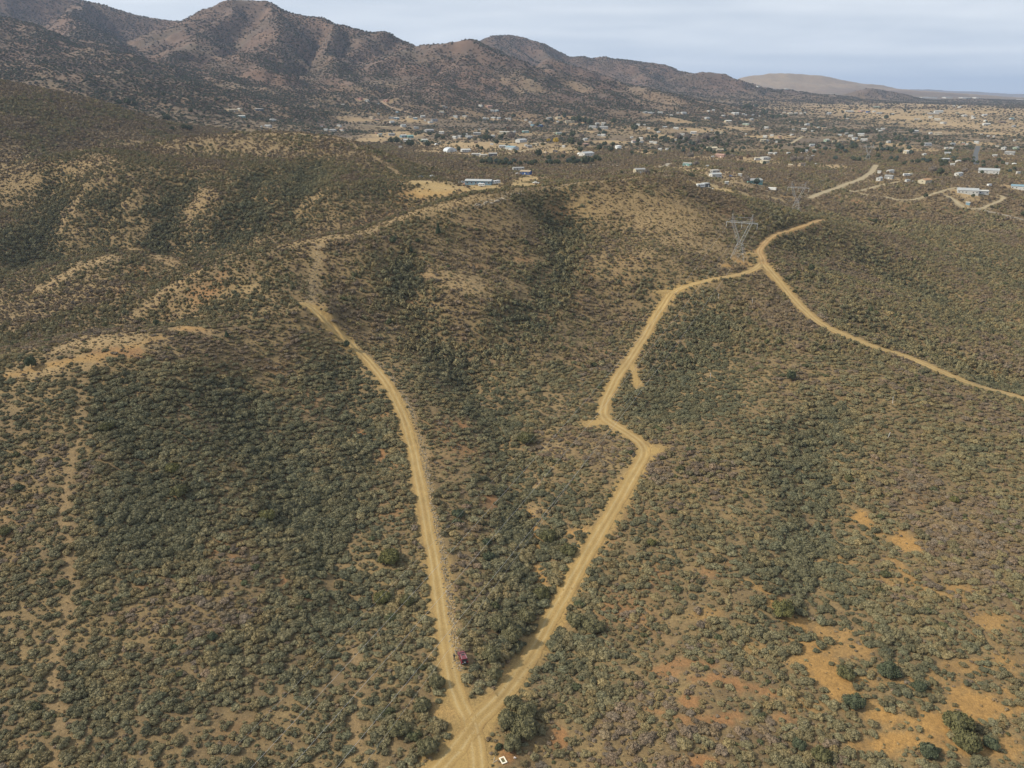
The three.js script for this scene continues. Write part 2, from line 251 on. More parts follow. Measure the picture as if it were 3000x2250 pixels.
// smaller spurs and turn-outs
const SPUR = (label, w, px) => road('dirt_spur', label, w, DIRT, px, { step: 1.2 });
SPUR('dirt turn-out on the right of the double bend', 4.5, [[1892, 1335], [1910, 1322], [1925, 1312]]);
SPUR('dirt turn-out on the left of the double bend', 5, [[1786, 1240], [1755, 1238], [1725, 1242]]);
SPUR('dirt turn-out at the bend below the ridge corner', 4.5, [[1975, 858], [1958, 852], [1935, 853]]);
SPUR('dirt spur beside the straight climbing part of the road', 2.6, [[1845, 1060], [1858, 1095], [1866, 1135]]);
SPUR('short dirt spur to the foot of the nearest pylon', 3.6, [[2232, 748], [2210, 742], [2190, 741]]);
SPUR('dirt apron where the two roads fork', 7, [[1345, 2075], [1400, 2100], [1450, 2055]]);
SPUR('dirt apron below the fork', 6, [[1385, 2130], [1360, 2190], [1345, 2290]]);

// spatial hash over road samples, for cutting the land to the road and keeping shrubs off
const RH = new Map(), RC = 12;
ROADS.forEach((r, n) => r.line.forEach(([x, z], i) => { const k = Math.floor(x / RC) + ',' + Math.floor(z / RC); if (!RH.has(k)) RH.set(k, []); RH.get(k).push(n, i); }));
function nearRoad(x, z) {
  let best = 1e9, br = null, bi = 0;
  const ci = Math.floor(x / RC), cj = Math.floor(z / RC);
  for (let a = -1; a <= 1; a++) for (let b = -1; b <= 1; b++) {
    const l = RH.get((ci + a) + ',' + (cj + b)); if (!l) continue;
    for (let k = 0; k < l.length; k += 2) { const r = ROADS[l[k]], p = r.line[l[k + 1]], d = Math.hypot(p[0] - x, p[1] - z) - r.width / 2; if (d < best) { best = d; br = r; bi = l[k + 1]; } }
  }
  return [best, br, bi];
}
// levelled pads under houses: [u, v, radius, blend]
const PADS = [];
function pad(u, v, rx, rz, soft, dh = 0) { const [x, z] = hit(u, v); PADS.push({ x, z, rx, rz, soft, h: land(x, z) + dh }); }
pad(1395, 541, 34, 15, 14); pad(1235, 531, 20, 9, 9); pad(900, 894, 9, 6, 6); pad(1555, 514, 30, 24, 18); pad(2090, 556, 16, 12, 12);
pad(1400, 2110, 7, 5, 8); pad(2240, 770, 8, 7, 8);
function ground(x, z) {                                          // land with road cuts and pads
  let h = land(x, z);
  for (const p of PADS) { const dx = Math.abs(x - p.x) - p.rx, dz = Math.abs(z - p.z) - p.rz, d = Math.max(dx, dz); if (d < p.soft) h = lerp(p.h, h, smooth(0, p.soft, Math.max(d, 0))); }
  if (z < 1700) { const [d, r, i] = nearRoad(x, z); if (r && d < 5) { const w = 1 - smooth(0.3, 5, d); h = lerp(h, r.hs[i], w); } }
  return h;
}

// ---------------------------------------------------------------- the ground sheet: columns fan out from the eye, rows step outwards
const NU = FAST ? 300 : 600, ZN = 34, ZF = 36000, NZ = FAST ? 560 : 1120, UM = 1.0;
const rowZ = j => { const t = j / (NZ - 1); return ZN * Math.pow(ZF / ZN, t); };
const GH = new Float32Array(NU * NZ), GM = new Float32Array(NU * NZ);
for (let j = 0; j < NZ; j++) { const z = rowZ(j); for (let i = 0; i < NU; i++) { const x = (-UM + 2 * UM * i / (NU - 1)) * z; GH[j * NU + i] = ground(x, z); GM[j * NU + i] = lastMountain; } }
const LZ = Math.log(ZF / ZN);
function top(x, z) {                                             // height of the sheet itself (world y) at a place
  const fi = clamp((x / z + UM) / (2 * UM) * (NU - 1), 0, NU - 1.001), i = fi | 0; 
  let fj = clamp(Math.log(z / ZN) / LZ * (NZ - 1), 0, NZ - 1.001); const j = fj | 0;
  const z0 = rowZ(j), z1 = rowZ(j + 1), t = (z - z0) / (z1 - z0), s = fi - i;
  const a = GH[j * NU + i], b = GH[j * NU + i + 1], c = GH[(j + 1) * NU + i], d = GH[(j + 1) * NU + i + 1];
  return EYE + (s + t < 1 ? a + (b - a) * s + (c - a) * t : d + (c - d) * (1 - s) + (b - d) * (1 - t));
}
const onMountain = (x, z) => { const i = clamp(Math.round((x / z + UM) / (2 * UM) * (NU - 1)), 0, NU - 1), j = clamp(Math.round(Math.log(z / ZN) / LZ * (NZ - 1)), 0, NZ - 1); return GM[j * NU + i]; };
function hitTop(u, v, start = 60) { const p = hit(u, v, (x, z) => top(x, z) - EYE, start); return [p[0], top(p[0], p[1]), -p[1]]; }

// ---------------------------------------------------------------- the town: [crop letter, x, y, width, roof + wall (+ shape)], read off enlarged views of the photograph
const CROP = { a: [620, 270, 5.53], b: [980, 270, 5.53], c: [1140, 380, 5.53], d: [1380, 290, 5.53], e: [1540, 380, 5.53], f: [1760, 280, 5.53], g: [2120, 280, 5.53], h: [2000, 420, 5.53], i: [2400, 290, 5.53], j: [2600, 280, 5.53], k: [2360, 430, 6.91], l: [2640, 430, 6.14] };
const LIST = `a 765,275,150,WD f; a 330,290,190,CT f; a 455,278,90,WC; a 480,400,130,WE; a 980,455,80,WS; a 1035,455,26,WW; a 920,560,115,SG; a 808,565,30,WW; a 1780,545,50,RW; a 2070,552,80,SW; a 1850,617,80,SW; a 1970,628,120,GG; a 2110,618,80,PW; a 2130,208,52,WT;
b 415,110,90,RR; b 530,135,80,GG; b 705,183,48,WW f; b 840,140,95,PR; b 1015,320,48,SL; b 712,350,42,GG; b 610,420,110,TT; b 690,455,80,PT; b 925,415,95,SG f; b 1010,425,88,WL; b 1215,402,70,TC; b 1310,427,70,WL; b 1430,397,80,WW; b 1465,457,32,WW; b 1555,487,85,WW f; b 1615,455,110,DG; b 1765,225,46,WW f; b 1812,242,46,DG; b 1740,320,80,CW; b 1960,397,80,SW; b 2120,402,115,GT; b 930,487,80,SW; b 1115,547,92,SS; b 1325,582,82,GS; b 1530,632,160,GG; b 1735,662,88,WW; b 735,697,78,LC; b 925,690,108,GG; b 685,662,46,TP; b 400,570,42,TT; b 1115,720,120,WL; b 1225,725,112,EE; b 1180,792,130,SW; b 1455,792,118,WK; b 1650,840,58,WW q; b 1705,817,42,TC; b 1950,740,88,WW; b 2030,722,72,GG; b 2145,682,46,WW t; b 2165,732,92,SG;
c 985,352,205,SS q; c 1240,352,165,WW; c 1410,417,160,WW f; c 1528,432,130,WC f; c 1680,417,150,GD; c 1665,237,54,WW; c 1835,287,125,SW; c 1990,312,225,LS; c 1425,72,130,GG; c 1300,127,100,SG; c 1405,208,58,NN; c 185,282,54,WW f;
d 155,107,70,WW; d 290,118,120,PP; d 340,190,62,WW; d 415,192,74,WL; d 220,312,60,WW; d 272,314,36,WW; d 370,312,100,ST; d 448,312,80,SW; d 572,317,30,WW; d 625,322,70,GG; d 885,337,38,WW; d 965,382,62,SG; d 995,427,64,LL; d 1122,437,92,LB; d 1265,312,92,GG; d 1410,307,95,CC; d 1405,367,42,WW; d 1600,372,170,CC f; d 1810,402,80,OT; d 2145,387,80,WW f; d 2045,402,70,SW; d 2130,427,52,WW; d 1980,462,140,GG; d 2150,472,150,GG; d 140,492,42,WW t; d 567,557,235,WC f; d 702,532,56,WW; d 885,532,110,WE f; d 345,607,88,WW; d 1355,557,38,CC; d 1420,562,100,GK; d 812,682,190,SW; d 1050,742,95,TC; d 1172,732,105,TT; d 885,752,44,WW; d 945,777,85,GG; d 1850,662,86,SW; d 2070,587,54,WW; d 2142,592,82,WW; d 1500,772,54,WW; d 1850,747,110,PN;
e 985,412,250,SW; e 885,387,85,WW q; e 1500,292,120,WS t; e 1365,302,52,WW; e 1865,142,58,WW; e 2150,38,60,SW; e 1755,192,80,SW; e 1875,195,56,WW; e 2030,202,60,WW; e 2100,212,64,WW; e 2178,322,60,WW; e 1840,690,190,GC; e 250,355,46,TT q; e 325,360,44,TC q; e 480,350,78,ND f; e 618,366,50,NN f;
f 720,272,88,GG; f 800,282,80,SW; f 855,282,32,WW; f 960,272,88,WW; f 1075,317,60,TT; f 1140,322,52,WW; f 1250,277,52,GG; f 1340,277,96,SW; f 1745,242,42,WW; f 1825,237,52,WW; f 1985,327,70,WW; f 1720,367,88,SW; f 2150,287,80,WW; f 2060,422,120,WC; f 605,477,62,WW; f 707,477,42,WW; f 775,532,52,WW; f 1035,522,80,ST; f 1220,532,86,WW; f 932,592,56,SW; f 1500,607,100,WW; f 1315,630,92,WW f; f 1795,554,28,WW; f 500,682,52,WW; f 655,702,56,WW; f 535,752,88,PW; f 818,757,70,WW; f 1350,702,60,GG; f 1550,747,108,GS; f 1210,717,52,WW; f 1860,612,42,WW; f 1950,602,42,CC; f 1070,872,52,WW; f 955,877,52,WW;
g 190,287,118,SW; g 320,297,46,WW; g 355,307,38,WW; g 470,317,60,GG; g 580,327,28,WW; g 450,387,70,WG; g 360,462,112,WK f; g 690,522,76,WW; g 1085,427,46,WW; g 1350,472,88,SW; g 1535,517,46,WW; g 1130,550,38,WW; g 1300,552,90,WW; g 1440,577,52,WW; g 1632,537,84,TT; g 980,277,60,WT; g 925,312,42,WP; g 1070,292,88,WC; g 1170,287,60,SG; g 1250,287,42,WW; g 1315,277,44,WW; g 1705,292,80,SG; g 2035,252,140,WW f; g 360,627,34,WW; g 670,667,70,WW; g 640,732,90,CC; g 700,732,56,SW; g 855,752,34,WW; g 905,667,60,TP; g 1430,812,84,SS; g 1665,732,100,WK; g 1775,747,38,CC; g 1905,747,120,TT; g 1880,637,60,WS; g 1990,622,60,WG; g 2050,662,70,WW; g 2130,702,78,SW; g 780,647,60,WW; g 1100,637,60,WW;
h 75,352,150,WE f; h 520,472,150,WG f; h 525,534,200,SW; h 395,382,48,WW; h 930,522,62,WG; h 1140,630,290,GE; h 710,652,62,WW; h 365,692,150,SD f; h 610,212,160,PP; h 1205,262,92,CW; h 1335,252,160,WW f; h 1330,312,150,CC f; h 1935,354,110,NT; h 1745,364,80,CT; h 1415,167,70,WW; h 1490,167,80,WW; h 1970,137,110,SW; h 2130,124,70,WK; h 465,97,190,CC; h 600,122,115,CT;
i 155,232,72,SG; i 925,127,112,WK f; i 685,192,118,WP f; i 790,207,70,DB; i 885,202,62,WW; i 970,232,90,GG; i 1190,242,42,WW; i 1050,297,38,WW; i 450,317,42,WW; i 935,492,38,WW; i 1030,487,66,WW; i 985,522,56,WW; i 675,582,110,SW; i 510,602,70,WW; i 565,647,70,SS; i 722,672,112,WW; i 1550,527,110,WW; i 1800,557,60,WW; i 1920,567,128,TC; i 1120,702,72,WW; i 700,457,48,TC; i 2010,387,112,WW f; i 1910,337,100,WC; i 1800,297,62,WW; i 1930,207,145,SW; i 1840,247,190,GT; i 1545,322,16,WW; i 1570,322,16,WW; i 1595,322,16,WW; i 1620,322,16,WW; i 1750,742,120,GS; i 2160,737,78,SG; i 2055,802,66,WW; i 2140,802,60,WW;
j 1075,162,48,WW; j 1165,187,70,WW; j 1130,287,62,CC; j 1240,327,90,WW; j 1370,332,48,WW; j 1390,362,80,WW; j 1570,315,80,WS; j 1580,407,52,WW t; j 1598,467,120,WW; j 2010,377,80,ES; j 2045,497,70,GG; j 1850,432,110,NN; j 1520,632,38,WW; j 1630,657,42,WW; j 1720,662,48,WW; j 2055,727,38,WW; j 1440,762,76,SW; j 1225,782,52,WP; j 1285,792,38,WW; j 1775,832,60,WC; j 1880,862,108,WW; j 2075,862,118,GK;
k 1490,672,160,SW; k 1690,632,175,GG; k 1710,522,150,SW; k 1490,525,70,WW; k 2060,122,160,WC;
l 420,642,265,OC; l 110,622,90,SW f; l 1030,512,155,SW; l 1570,467,370,SW; l 1190,822,380,SW; l 1462,832,190,WW; l 1200,1032,74,WL; l 2110,742,270,LW; l 790,252,140,SG; l 1020,272,96,WW; l 920,332,80,WW; l 410,147,80,WW; l 110,112,150,WC; l 830,132,108,SW; l 1950,127,175,GG; l 1680,167,80,WW; l 2030,315,84,WW t; l 1895,317,48,WW; l 2105,477,72,WW f`;

// ---------------------------------------------------------------- ground cover: what grows and what lies bare, in plan
const BLOBS = [];
function blob(kind, u, v, w, h, s = 1) {
  const [x, z] = hit(u, v), rx = w / 2 / F * kOf(v) * z;
  let rz = (hit(u, v - h / 2)[1] - hit(u, v + h / 2)[1]) / 2; rz = clamp(rz, 0.35 * rx, 5 * rx);
  BLOBS.push({ kind, x, z, rx, rz, s });
}
function strip(kind, w, pts, s = 1) { const l = catmull(pts.map(([u, v]) => hit(u, v)), w * 0.7); for (const [x, z] of l) BLOBS.push({ kind, x, z, rx: w * (0.8 + 0.4 * hash2(x * 7 | 0, z * 7 | 0, 3)), rz: w * 0.9, s }); }
// sandy openings, lower right
for (const a of [[2395, 1930, 130, 200], [2330, 1830, 90, 70], [2440, 2000, 110, 120], [2480, 1900, 160, 60, 0.7], [2520, 1515, 70, 60], [2650, 1590, 70, 80], [2560, 1560, 60, 40, 0.8], [2850, 2060, 240, 110], [2760, 2110, 160, 90], [2650, 2180, 240, 60], [2580, 2100, 100, 70], [2900, 2190, 200, 60, 0.8], [2280, 1770, 90, 40, 0.8], [2800, 1730, 120, 40, 0.7], [2900, 1820, 110, 60, 0.7], [2960, 1950, 80, 80, 0.7], [2430, 1880, 200, 90, 0.7], [2360, 2060, 120, 60, 0.6], [2560, 1990, 160, 70, 0.6], [2700, 2000, 160, 60, 0.6], [2200, 1900, 120, 50, 0.5], [2600, 1700, 160, 40, 0.5], [2450, 1640, 120, 40, 0.5], [2080, 1800, 110, 40, 0.5], [2850, 1950, 200, 50, 0.5]]) blob('sand', a[0], a[1], a[2] * 1.2, a[3] * 1.2, a[4]);
for (const a of [[2090, 1990, 120, 50], [2160, 2000, 60, 60], [2110, 2110, 160, 50], [2020, 2060, 70, 50], [2300, 2100, 120, 40, 0.8], [1940, 1970, 120, 40, 0.8], [2040, 2230, 120, 40], [2400, 2200, 90, 60, 0.7], [1640, 2160, 60, 100], [1480, 2215, 90, 60], [1480, 1960, 40, 60, 0.7], [1300, 2090, 80, 60], [1440, 1470, 60, 50], [1350, 1245, 50, 24], [1045, 1130, 40, 20], [1055, 1270, 60, 30], [1120, 1330, 26, 60], [620, 1600, 90, 60, 0.8], [900, 1760, 60, 40], [830, 1700, 50, 40, 0.8], [690, 1640, 70, 50, 0.7], [2150, 1650, 60, 30, 0.6], [2070, 1680, 70, 40, 0.6], [1190, 880, 60, 16, 0.8], [1400, 780, 90, 18, 0.5], [1530, 760, 90, 20, 0.6], [500, 1830, 60, 30, 0.5], [420, 1720, 60, 30, 0.5]]) blob('red', ...a);
for (const [w, l] of [[2.6, [[2300, 1800], [2360, 1880], [2400, 1960], [2440, 2040]]], [2.6, [[2440, 1990], [2540, 2060], [2640, 2110], [2760, 2100], [2880, 2050]]], [2.2, [[2500, 2190], [2640, 2170], [2800, 2190], [2960, 2170]]], [2.2, [[2500, 1500], [2580, 1560], [2660, 1600]]], [2, [[2620, 1640], [2700, 1720], [2820, 1760]]], [1.8, [[2180, 1700], [2280, 1760], [2330, 1830]]]]) strip('sand', w, l, 0.65);
for (const [w, l] of [[2, [[2040, 1990], [2150, 1995], [2260, 2030]]], [2, [[1900, 2080], [2040, 2110], [2160, 2100]]], [1.8, [[1930, 1960], [2010, 1940], [2090, 1950]]]]) strip('red', w, l, 0.8);
// bare crests and grassy shoulders
for (const a of [[330, 1000, 460, 60], [120, 1085, 220, 70, 0.8], [560, 965, 220, 26], [250, 1050, 200, 50, 0.6]]) { blob('grass', ...a); }
blob('red', 340, 1030, 220, 26, 0.9); strip('bank', 3.2, [[235, 1052], [300, 1042], [360, 1022], [430, 1000], [470, 985]], 0.6); strip('bank', 2.5, [[0, 1110], [120, 1075], [235, 1052]], 0.7); blob('bank', 560, 962, 110, 16, 0.8); blob('red', 560, 965, 120, 14, 0.7);
for (const a of [[1360, 830, 200, 70, 0.9], [1520, 850, 140, 60, 0.7], [1280, 800, 130, 50, 0.6], [1400, 650, 200, 60, 0.35], [1950, 640, 420, 150, 0.7], [2050, 720, 300, 80, 0.65], [1780, 600, 260, 90, 0.6], [1850, 760, 260, 90, 0.4], [1500, 640, 120, 70, 0.3], [580, 590, 90, 110, 0.55], [700, 430, 420, 60, 0.3], [250, 480, 300, 70, 0.35], [60, 540, 150, 70, 0.45], [380, 600, 70, 60, 0.4], [200, 620, 90, 120, 0.35], [430, 650, 80, 120, 0.3], [900, 600, 120, 60, 0.25], [1620, 1180, 160, 120, 0.25], [1600, 1300, 150, 100, 0.4], [1700, 1020, 200, 90, 0.25], [2250, 1150, 300, 160, 0.25], [2750, 1500, 260, 140, 0.1], [1560, 1500, 60, 40, 0.6], [700, 860, 160, 50, 0.3]]) blob('grass', ...a);
strip('grass', 9.5, [[680, 750], [850, 714], [1000, 694], [1130, 655], [1250, 614], [1360, 590], [1455, 576]], 0.8);
strip('grass', 7, [[400, 925], [480, 855], [560, 806], [680, 750]], 0.7);
strip('grass', 5, [[1455, 576], [1560, 552], [1710, 534], [1850, 524], [1980, 528]], 0.7);
strip('grass', 10, [[0, 514], [100, 474], [250, 436], [400, 418], [560, 400], [700, 394], [880, 393], [1000, 406]], 0.55);
strip('grass', 9, [[100, 860], [200, 800], [300, 760], [400, 738], [500, 768]], 0.85);
// stony cleared strip above the left road, faint track on the left slope, cut bank and bench of the blue house
strip('stone', 4.2, [[905, 885], [918, 850], [925, 800], [930, 760], [932, 722]], 0.9);
strip('track', 2.3, [[280, 1040], [250, 1085], [235, 1170], [228, 1287], [194, 1432], [187, 1488], [208, 1620], [215, 1690], [200, 1793], [160, 1930], [160, 2056], [187, 2140], [168, 2240]], 0.8);
strip('track', 4, [[985, 400], [1040, 425], [1100, 462], [1150, 497], [1190, 520]], 0.8);
for (const a of [[1300, 548, 230, 26], [1240, 534, 120, 14], [1420, 545, 150, 16], [1530, 545, 120, 16]]) blob('pad', ...a);
for (const a of [[1270, 562, 230, 34], [1560, 545, 110, 16], [1400, 560, 140, 16, 0.8]]) blob('bank', ...a);
strip('pad', 4.5, [[1180, 534], [1240, 533], [1310, 538], [1400, 546], [1470, 541], [1540, 538]], 1);
for (const a of [[1550, 522, 130, 26], [2110, 562, 120, 20], [2190, 573, 150, 14], [2260, 578, 90, 10], [2050, 545, 60, 14]]) blob('pad', ...a);
strip('bank', 4, [[2290, 576], [2330, 577]], 1);
for (const a of [[2180, 768, 90, 26], [2130, 778, 60, 16], [2310, 850, 40, 60, 0.6], [2260, 800, 60, 50]]) blob('bank', ...a);
for (const a of [[2510, 590, 40, 14], [2450, 575, 30, 10, 0.7]]) blob('red', ...a);
strip('bank', 2.5, [[2250, 705], [2290, 690], [2350, 671]], 0.9);
// stony wash verge beside the left road and the wash between the roads
strip('stone', 2.0, [[1345, 1960], [1330, 1850], [1315, 1750], [1300, 1640], [1280, 1540], [1262, 1440], [1245, 1350], [1228, 1270], [1205, 1200], [1170, 1135]], 0.9);
strip('sand', 1.6, [[1590, 1900], [1600, 1800], [1595, 1720], [1570, 1640], [1565, 1560], [1550, 1500]], 0.8);
strip('track', 1.8, [[1040, 1900], [1060, 2000], [1040, 2120], [1060, 2240]], 0.9);
strip('track', 1.8, [[1700, 1720], [1690, 1560], [1780, 1560]], 0.4);
blob('sand', 1700, 1560, 90, 30, 0.9); blob('sand', 1640, 1800, 50, 60, 0.8);
// open fields of the town
for (const a of [[1420, 428, 420, 36], [1620, 438, 240, 24], [1150, 395, 200, 24], [1090, 410, 130, 16], [1260, 445, 120, 18, 0.8], [1050, 350, 120, 14], [1200, 352, 130, 14], [1400, 452, 200, 10], [1780, 415, 150, 10], [1880, 445, 80, 14], [2050, 500, 260, 34], [2110, 520, 200, 30, 0.8], [2210, 470, 150, 20], [2070, 460, 160, 14, 0.8], [2060, 380, 160, 16], [1990, 355, 120, 14], [1950, 400, 130, 12], [2260, 402, 150, 10], [2160, 375, 90, 14], [2200, 350, 120, 8], [2440, 488, 110, 14], [2560, 535, 60, 14, 0.9], [2620, 425, 90, 12], [2690, 440, 130, 10], [2870, 420, 160, 14, 0.9], [2900, 390, 200, 14], [2780, 365, 300, 22], [2640, 345, 320, 26], [2550, 325, 300, 14], [2850, 330, 300, 12], [2740, 308, 400, 8], [2930, 465, 90, 12], [2850, 588, 90, 10, 0.6], [2800, 560, 120, 8, 0.6], [2950, 545, 60, 8], [1720, 385, 60, 8], [1660, 345, 150, 10], [2500, 345, 120, 16, 0.7], [2380, 372, 90, 8, 0.8], [1470, 350, 120, 6, 0.6], [1545, 392, 130, 8, 0.7], [2480, 310, 200, 6], [2700, 345, 640, 90, 0.72], [2900, 322, 500, 40, 0.7], [2350, 320, 300, 20, 0.5], [2860, 380, 400, 50, 0.6], [2050, 300, 300, 14, 0.4], [1500, 432, 520, 40, 0.7], [1900, 385, 300, 24, 0.5]]) blob('field', a[0], a[1], a[2] * 1.2, a[3] * 1.25, a[4]);
// bare yards about the houses of the town
{ const ry = rng(31); for (const e of LIST.split(';')) { const m = e.trim().match(/^(\w) (\d+),(\d+),(\d+)/); const [ox, oy, k] = CROP[m[1]], u = ox + m[2] / k, v = oy + (+m[3] + 14) / k; if (ry() < 0.75) { const [x, z] = hit(u + (ry() - 0.5) * 14, v + 1.5 * ry()); const w = m[4] / k * z / F; BLOBS.push({ kind: 'field', x, z, rx: Math.max(9, w * (0.8 + 0.9 * ry())), rz: Math.max(9, w * (0.7 + 1.2 * ry())), s: 0.55 + 0.45 * ry() }); } } }
// pale bare rock on the mountains
for (const a of [[1550, 266, 110, 40, 0.75], [1130, 250, 160, 30, 0.5], [1060, 260, 120, 24, 0.5], [1500, 235, 120, 50, 0.5], [1700, 250, 150, 30, 0.6], [1900, 262, 180, 24, 0.5], [2280, 250, 400, 40, 0.5], [600, 150, 120, 60, 0.35], [280, 160, 140, 40, 0.5], [120, 230, 60, 16, 0.5], [700, 250, 200, 26, 0.4]]) blob('rock', ...a);
// close brush on slopes and in draws; its dark tone includes painted shade
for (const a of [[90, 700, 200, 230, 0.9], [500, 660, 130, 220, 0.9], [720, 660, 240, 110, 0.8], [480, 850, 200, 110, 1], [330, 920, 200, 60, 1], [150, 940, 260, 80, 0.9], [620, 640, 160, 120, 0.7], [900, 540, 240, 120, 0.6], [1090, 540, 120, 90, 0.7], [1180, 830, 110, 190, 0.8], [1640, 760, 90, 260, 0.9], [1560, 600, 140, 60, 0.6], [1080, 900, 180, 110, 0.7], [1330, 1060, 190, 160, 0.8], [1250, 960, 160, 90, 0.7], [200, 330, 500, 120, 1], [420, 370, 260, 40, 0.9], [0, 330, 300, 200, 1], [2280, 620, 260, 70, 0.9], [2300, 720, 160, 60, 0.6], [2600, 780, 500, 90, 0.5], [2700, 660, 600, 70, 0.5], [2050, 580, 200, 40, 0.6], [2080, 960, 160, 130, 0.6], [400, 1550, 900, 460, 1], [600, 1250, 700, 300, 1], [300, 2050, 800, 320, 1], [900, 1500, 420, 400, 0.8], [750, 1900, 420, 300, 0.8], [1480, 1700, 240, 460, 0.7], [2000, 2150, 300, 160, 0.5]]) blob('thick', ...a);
const BH = new Map(), BC = 20;
for (const b of BLOBS) { const i0 = Math.floor((b.x - b.rx * 1.35) / BC), i1 = Math.floor((b.x + b.rx * 1.35) / BC), j0 = Math.floor((b.z - b.rz * 1.35) / BC), j1 = Math.floor((b.z + b.rz * 1.35) / BC); for (let i = i0; i <= i1; i++) for (let j = j0; j <= j1; j++) { const k = i * 4096 + j; if (!BH.has(k)) BH.set(k, []); BH.get(k).push(b); } }
const KINDS = ['sand', 'red', 'grass', 'stone', 'track', 'pad', 'bank', 'field', 'rock', 'thick'];
const M = { sand: 0, red: 0, grass: 0, stone: 0, track: 0, pad: 0, bank: 0, field: 0, rock: 0, thick: 0 };
function masks(x, z) {
  for (const k of KINDS) M[k] = 0;
  const l = BH.get(Math.floor(x / BC) * 4096 + Math.floor(z / BC)); if (!l) return M;
  const s = z < 700 ? 1 : z < 1500 ? 2.5 : 5;
  const wob = 0.55 * noise(x / (9 * s), z / (9 * s), 71) + 0.45 * noise(x / (3.2 * s), z / (3.2 * s), 72) + 0.4 * noise(x / (1.1 * s), z / (1.1 * s), 73);
  for (const b of l) { const d = Math.hypot((x - b.x) / b.rx, (z - b.z) / b.rz) + wob * (b.kind === 'sand' || b.kind === 'red' ? 0.85 : 0.55); const w = b.s * (1 - smooth(0.3, 1.15, d)); if (w > M[b.kind]) M[b.kind] = w; }
  return M;
}
const mix3 = (c, d, t) => { c[0] += (d[0] - c[0]) * t; c[1] += (d[1] - c[1]) * t; c[2] += (d[2] - c[2]) * t; };
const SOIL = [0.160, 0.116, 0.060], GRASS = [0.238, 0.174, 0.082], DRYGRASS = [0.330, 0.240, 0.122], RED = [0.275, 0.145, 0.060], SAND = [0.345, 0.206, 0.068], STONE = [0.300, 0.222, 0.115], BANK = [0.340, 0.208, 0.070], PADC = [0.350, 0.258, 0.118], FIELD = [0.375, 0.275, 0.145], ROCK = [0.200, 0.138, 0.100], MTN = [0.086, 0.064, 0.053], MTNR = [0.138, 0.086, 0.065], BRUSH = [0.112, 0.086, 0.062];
function groundColor(x, z, mt, out) {
  const s = z < 900 ? 1 : z < 2000 ? 2.5 : z < 5000 ? 6 : 16;
  const n1 = noise(x / 42, z / 42, 61), n2 = noise(x / (11 * s), z / (11 * s), 62), n3 = noise(x / (3.4 * s), z / (3.4 * s), 63), n4 = noise(x / (1.3 * s), z / (1.3 * s), 64);
  out[0] = SOIL[0]; out[1] = SOIL[1]; out[2] = SOIL[2];
  mix3(out, GRASS, clamp(0.42 + 0.35 * n1 + 0.45 * n2 + 0.3 * n3, 0, 1));
  mix3(out, RED, clamp(0.9 * noise(x / 60, z / 60, 66) + 0.7 * noise(x / 14, z / 14, 67) - 0.45, 0, 0.75));
  if (z > 1000) mix3(out, BRUSH, smooth(1000, 1500, z) * clamp(0.45 + 0.7 * noise(x / 160, z / 160, 68) + 0.4 * n2, 0, 0.85));
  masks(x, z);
  if (M.thick) mix3(out, [0.135, 0.100, 0.056], M.thick * clamp(0.6 + 0.5 * n2, 0, 0.9));  // ground darkened too where the brush is close
  if (M.grass) mix3(out, DRYGRASS, M.grass * (0.75 + 0.25 * n3));
  if (M.field) mix3(out, FIELD, M.field * 0.9);
  if (M.red) mix3(out, RED, M.red * 0.9);
  if (M.sand) mix3(out, SAND, M.sand);
  if (M.track) mix3(out, [0.25, 0.178, 0.09], M.track * 0.8);
  if (M.stone) mix3(out, STONE, M.stone * (0.7 + 0.3 * n4));
  if (M.bank) mix3(out, BANK, M.bank);
  if (M.pad) mix3(out, PADC, M.pad);
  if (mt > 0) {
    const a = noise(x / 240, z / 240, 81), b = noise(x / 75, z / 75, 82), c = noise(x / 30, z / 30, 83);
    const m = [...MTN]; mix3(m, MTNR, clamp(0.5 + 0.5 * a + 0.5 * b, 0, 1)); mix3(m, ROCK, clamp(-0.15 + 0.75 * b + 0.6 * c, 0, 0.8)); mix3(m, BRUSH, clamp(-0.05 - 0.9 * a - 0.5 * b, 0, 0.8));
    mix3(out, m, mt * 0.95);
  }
  if (z > 7000 && z < 11500) mix3(out, [0.235, 0.178, 0.125], smooth(7000, 7600, z) * (1 - smooth(10500, 11500, z)) * 0.9);   // the bare grass hill
  if (M.rock) mix3(out, [0.30, 0.232, 0.155], M.rock * (0.75 + 0.3 * n2));
  if (z < 1100) { const [rd, rr] = nearRoad(x, z); if (rr && rd < 4) mix3(out, rr.tone, (1 - smooth(0.2, 3.4, rd + 1.6 * n2 + 1.1 * n3)) * 0.8); }
  const g = 1 + 0.10 * n3 + 0.12 * n4; out[0] *= g; out[1] *= g; out[2] *= g;
}
function dataMap(N, fn, srgb = true) {
  const d = new Uint8Array(N * N * 4);
  for (let j = 0; j < N; j++) for (let i = 0; i < N; i++) { const c = fn(i / N, j / N, i, j), o = (j * N + i) * 4; d[o] = c[0]; d[o + 1] = c[1]; d[o + 2] = c[2]; d[o + 3] = 255; }
  const t = new THREE.DataTexture(d, N, N); t.wrapS = t.wrapT = THREE.RepeatWrapping; t.magFilter = THREE.LinearFilter; t.minFilter = THREE.LinearMipmapLinearFilter; t.generateMipmaps = true; if (srgb) t.colorSpace = THREE.SRGBColorSpace; t.needsUpdate = true; return t;
}
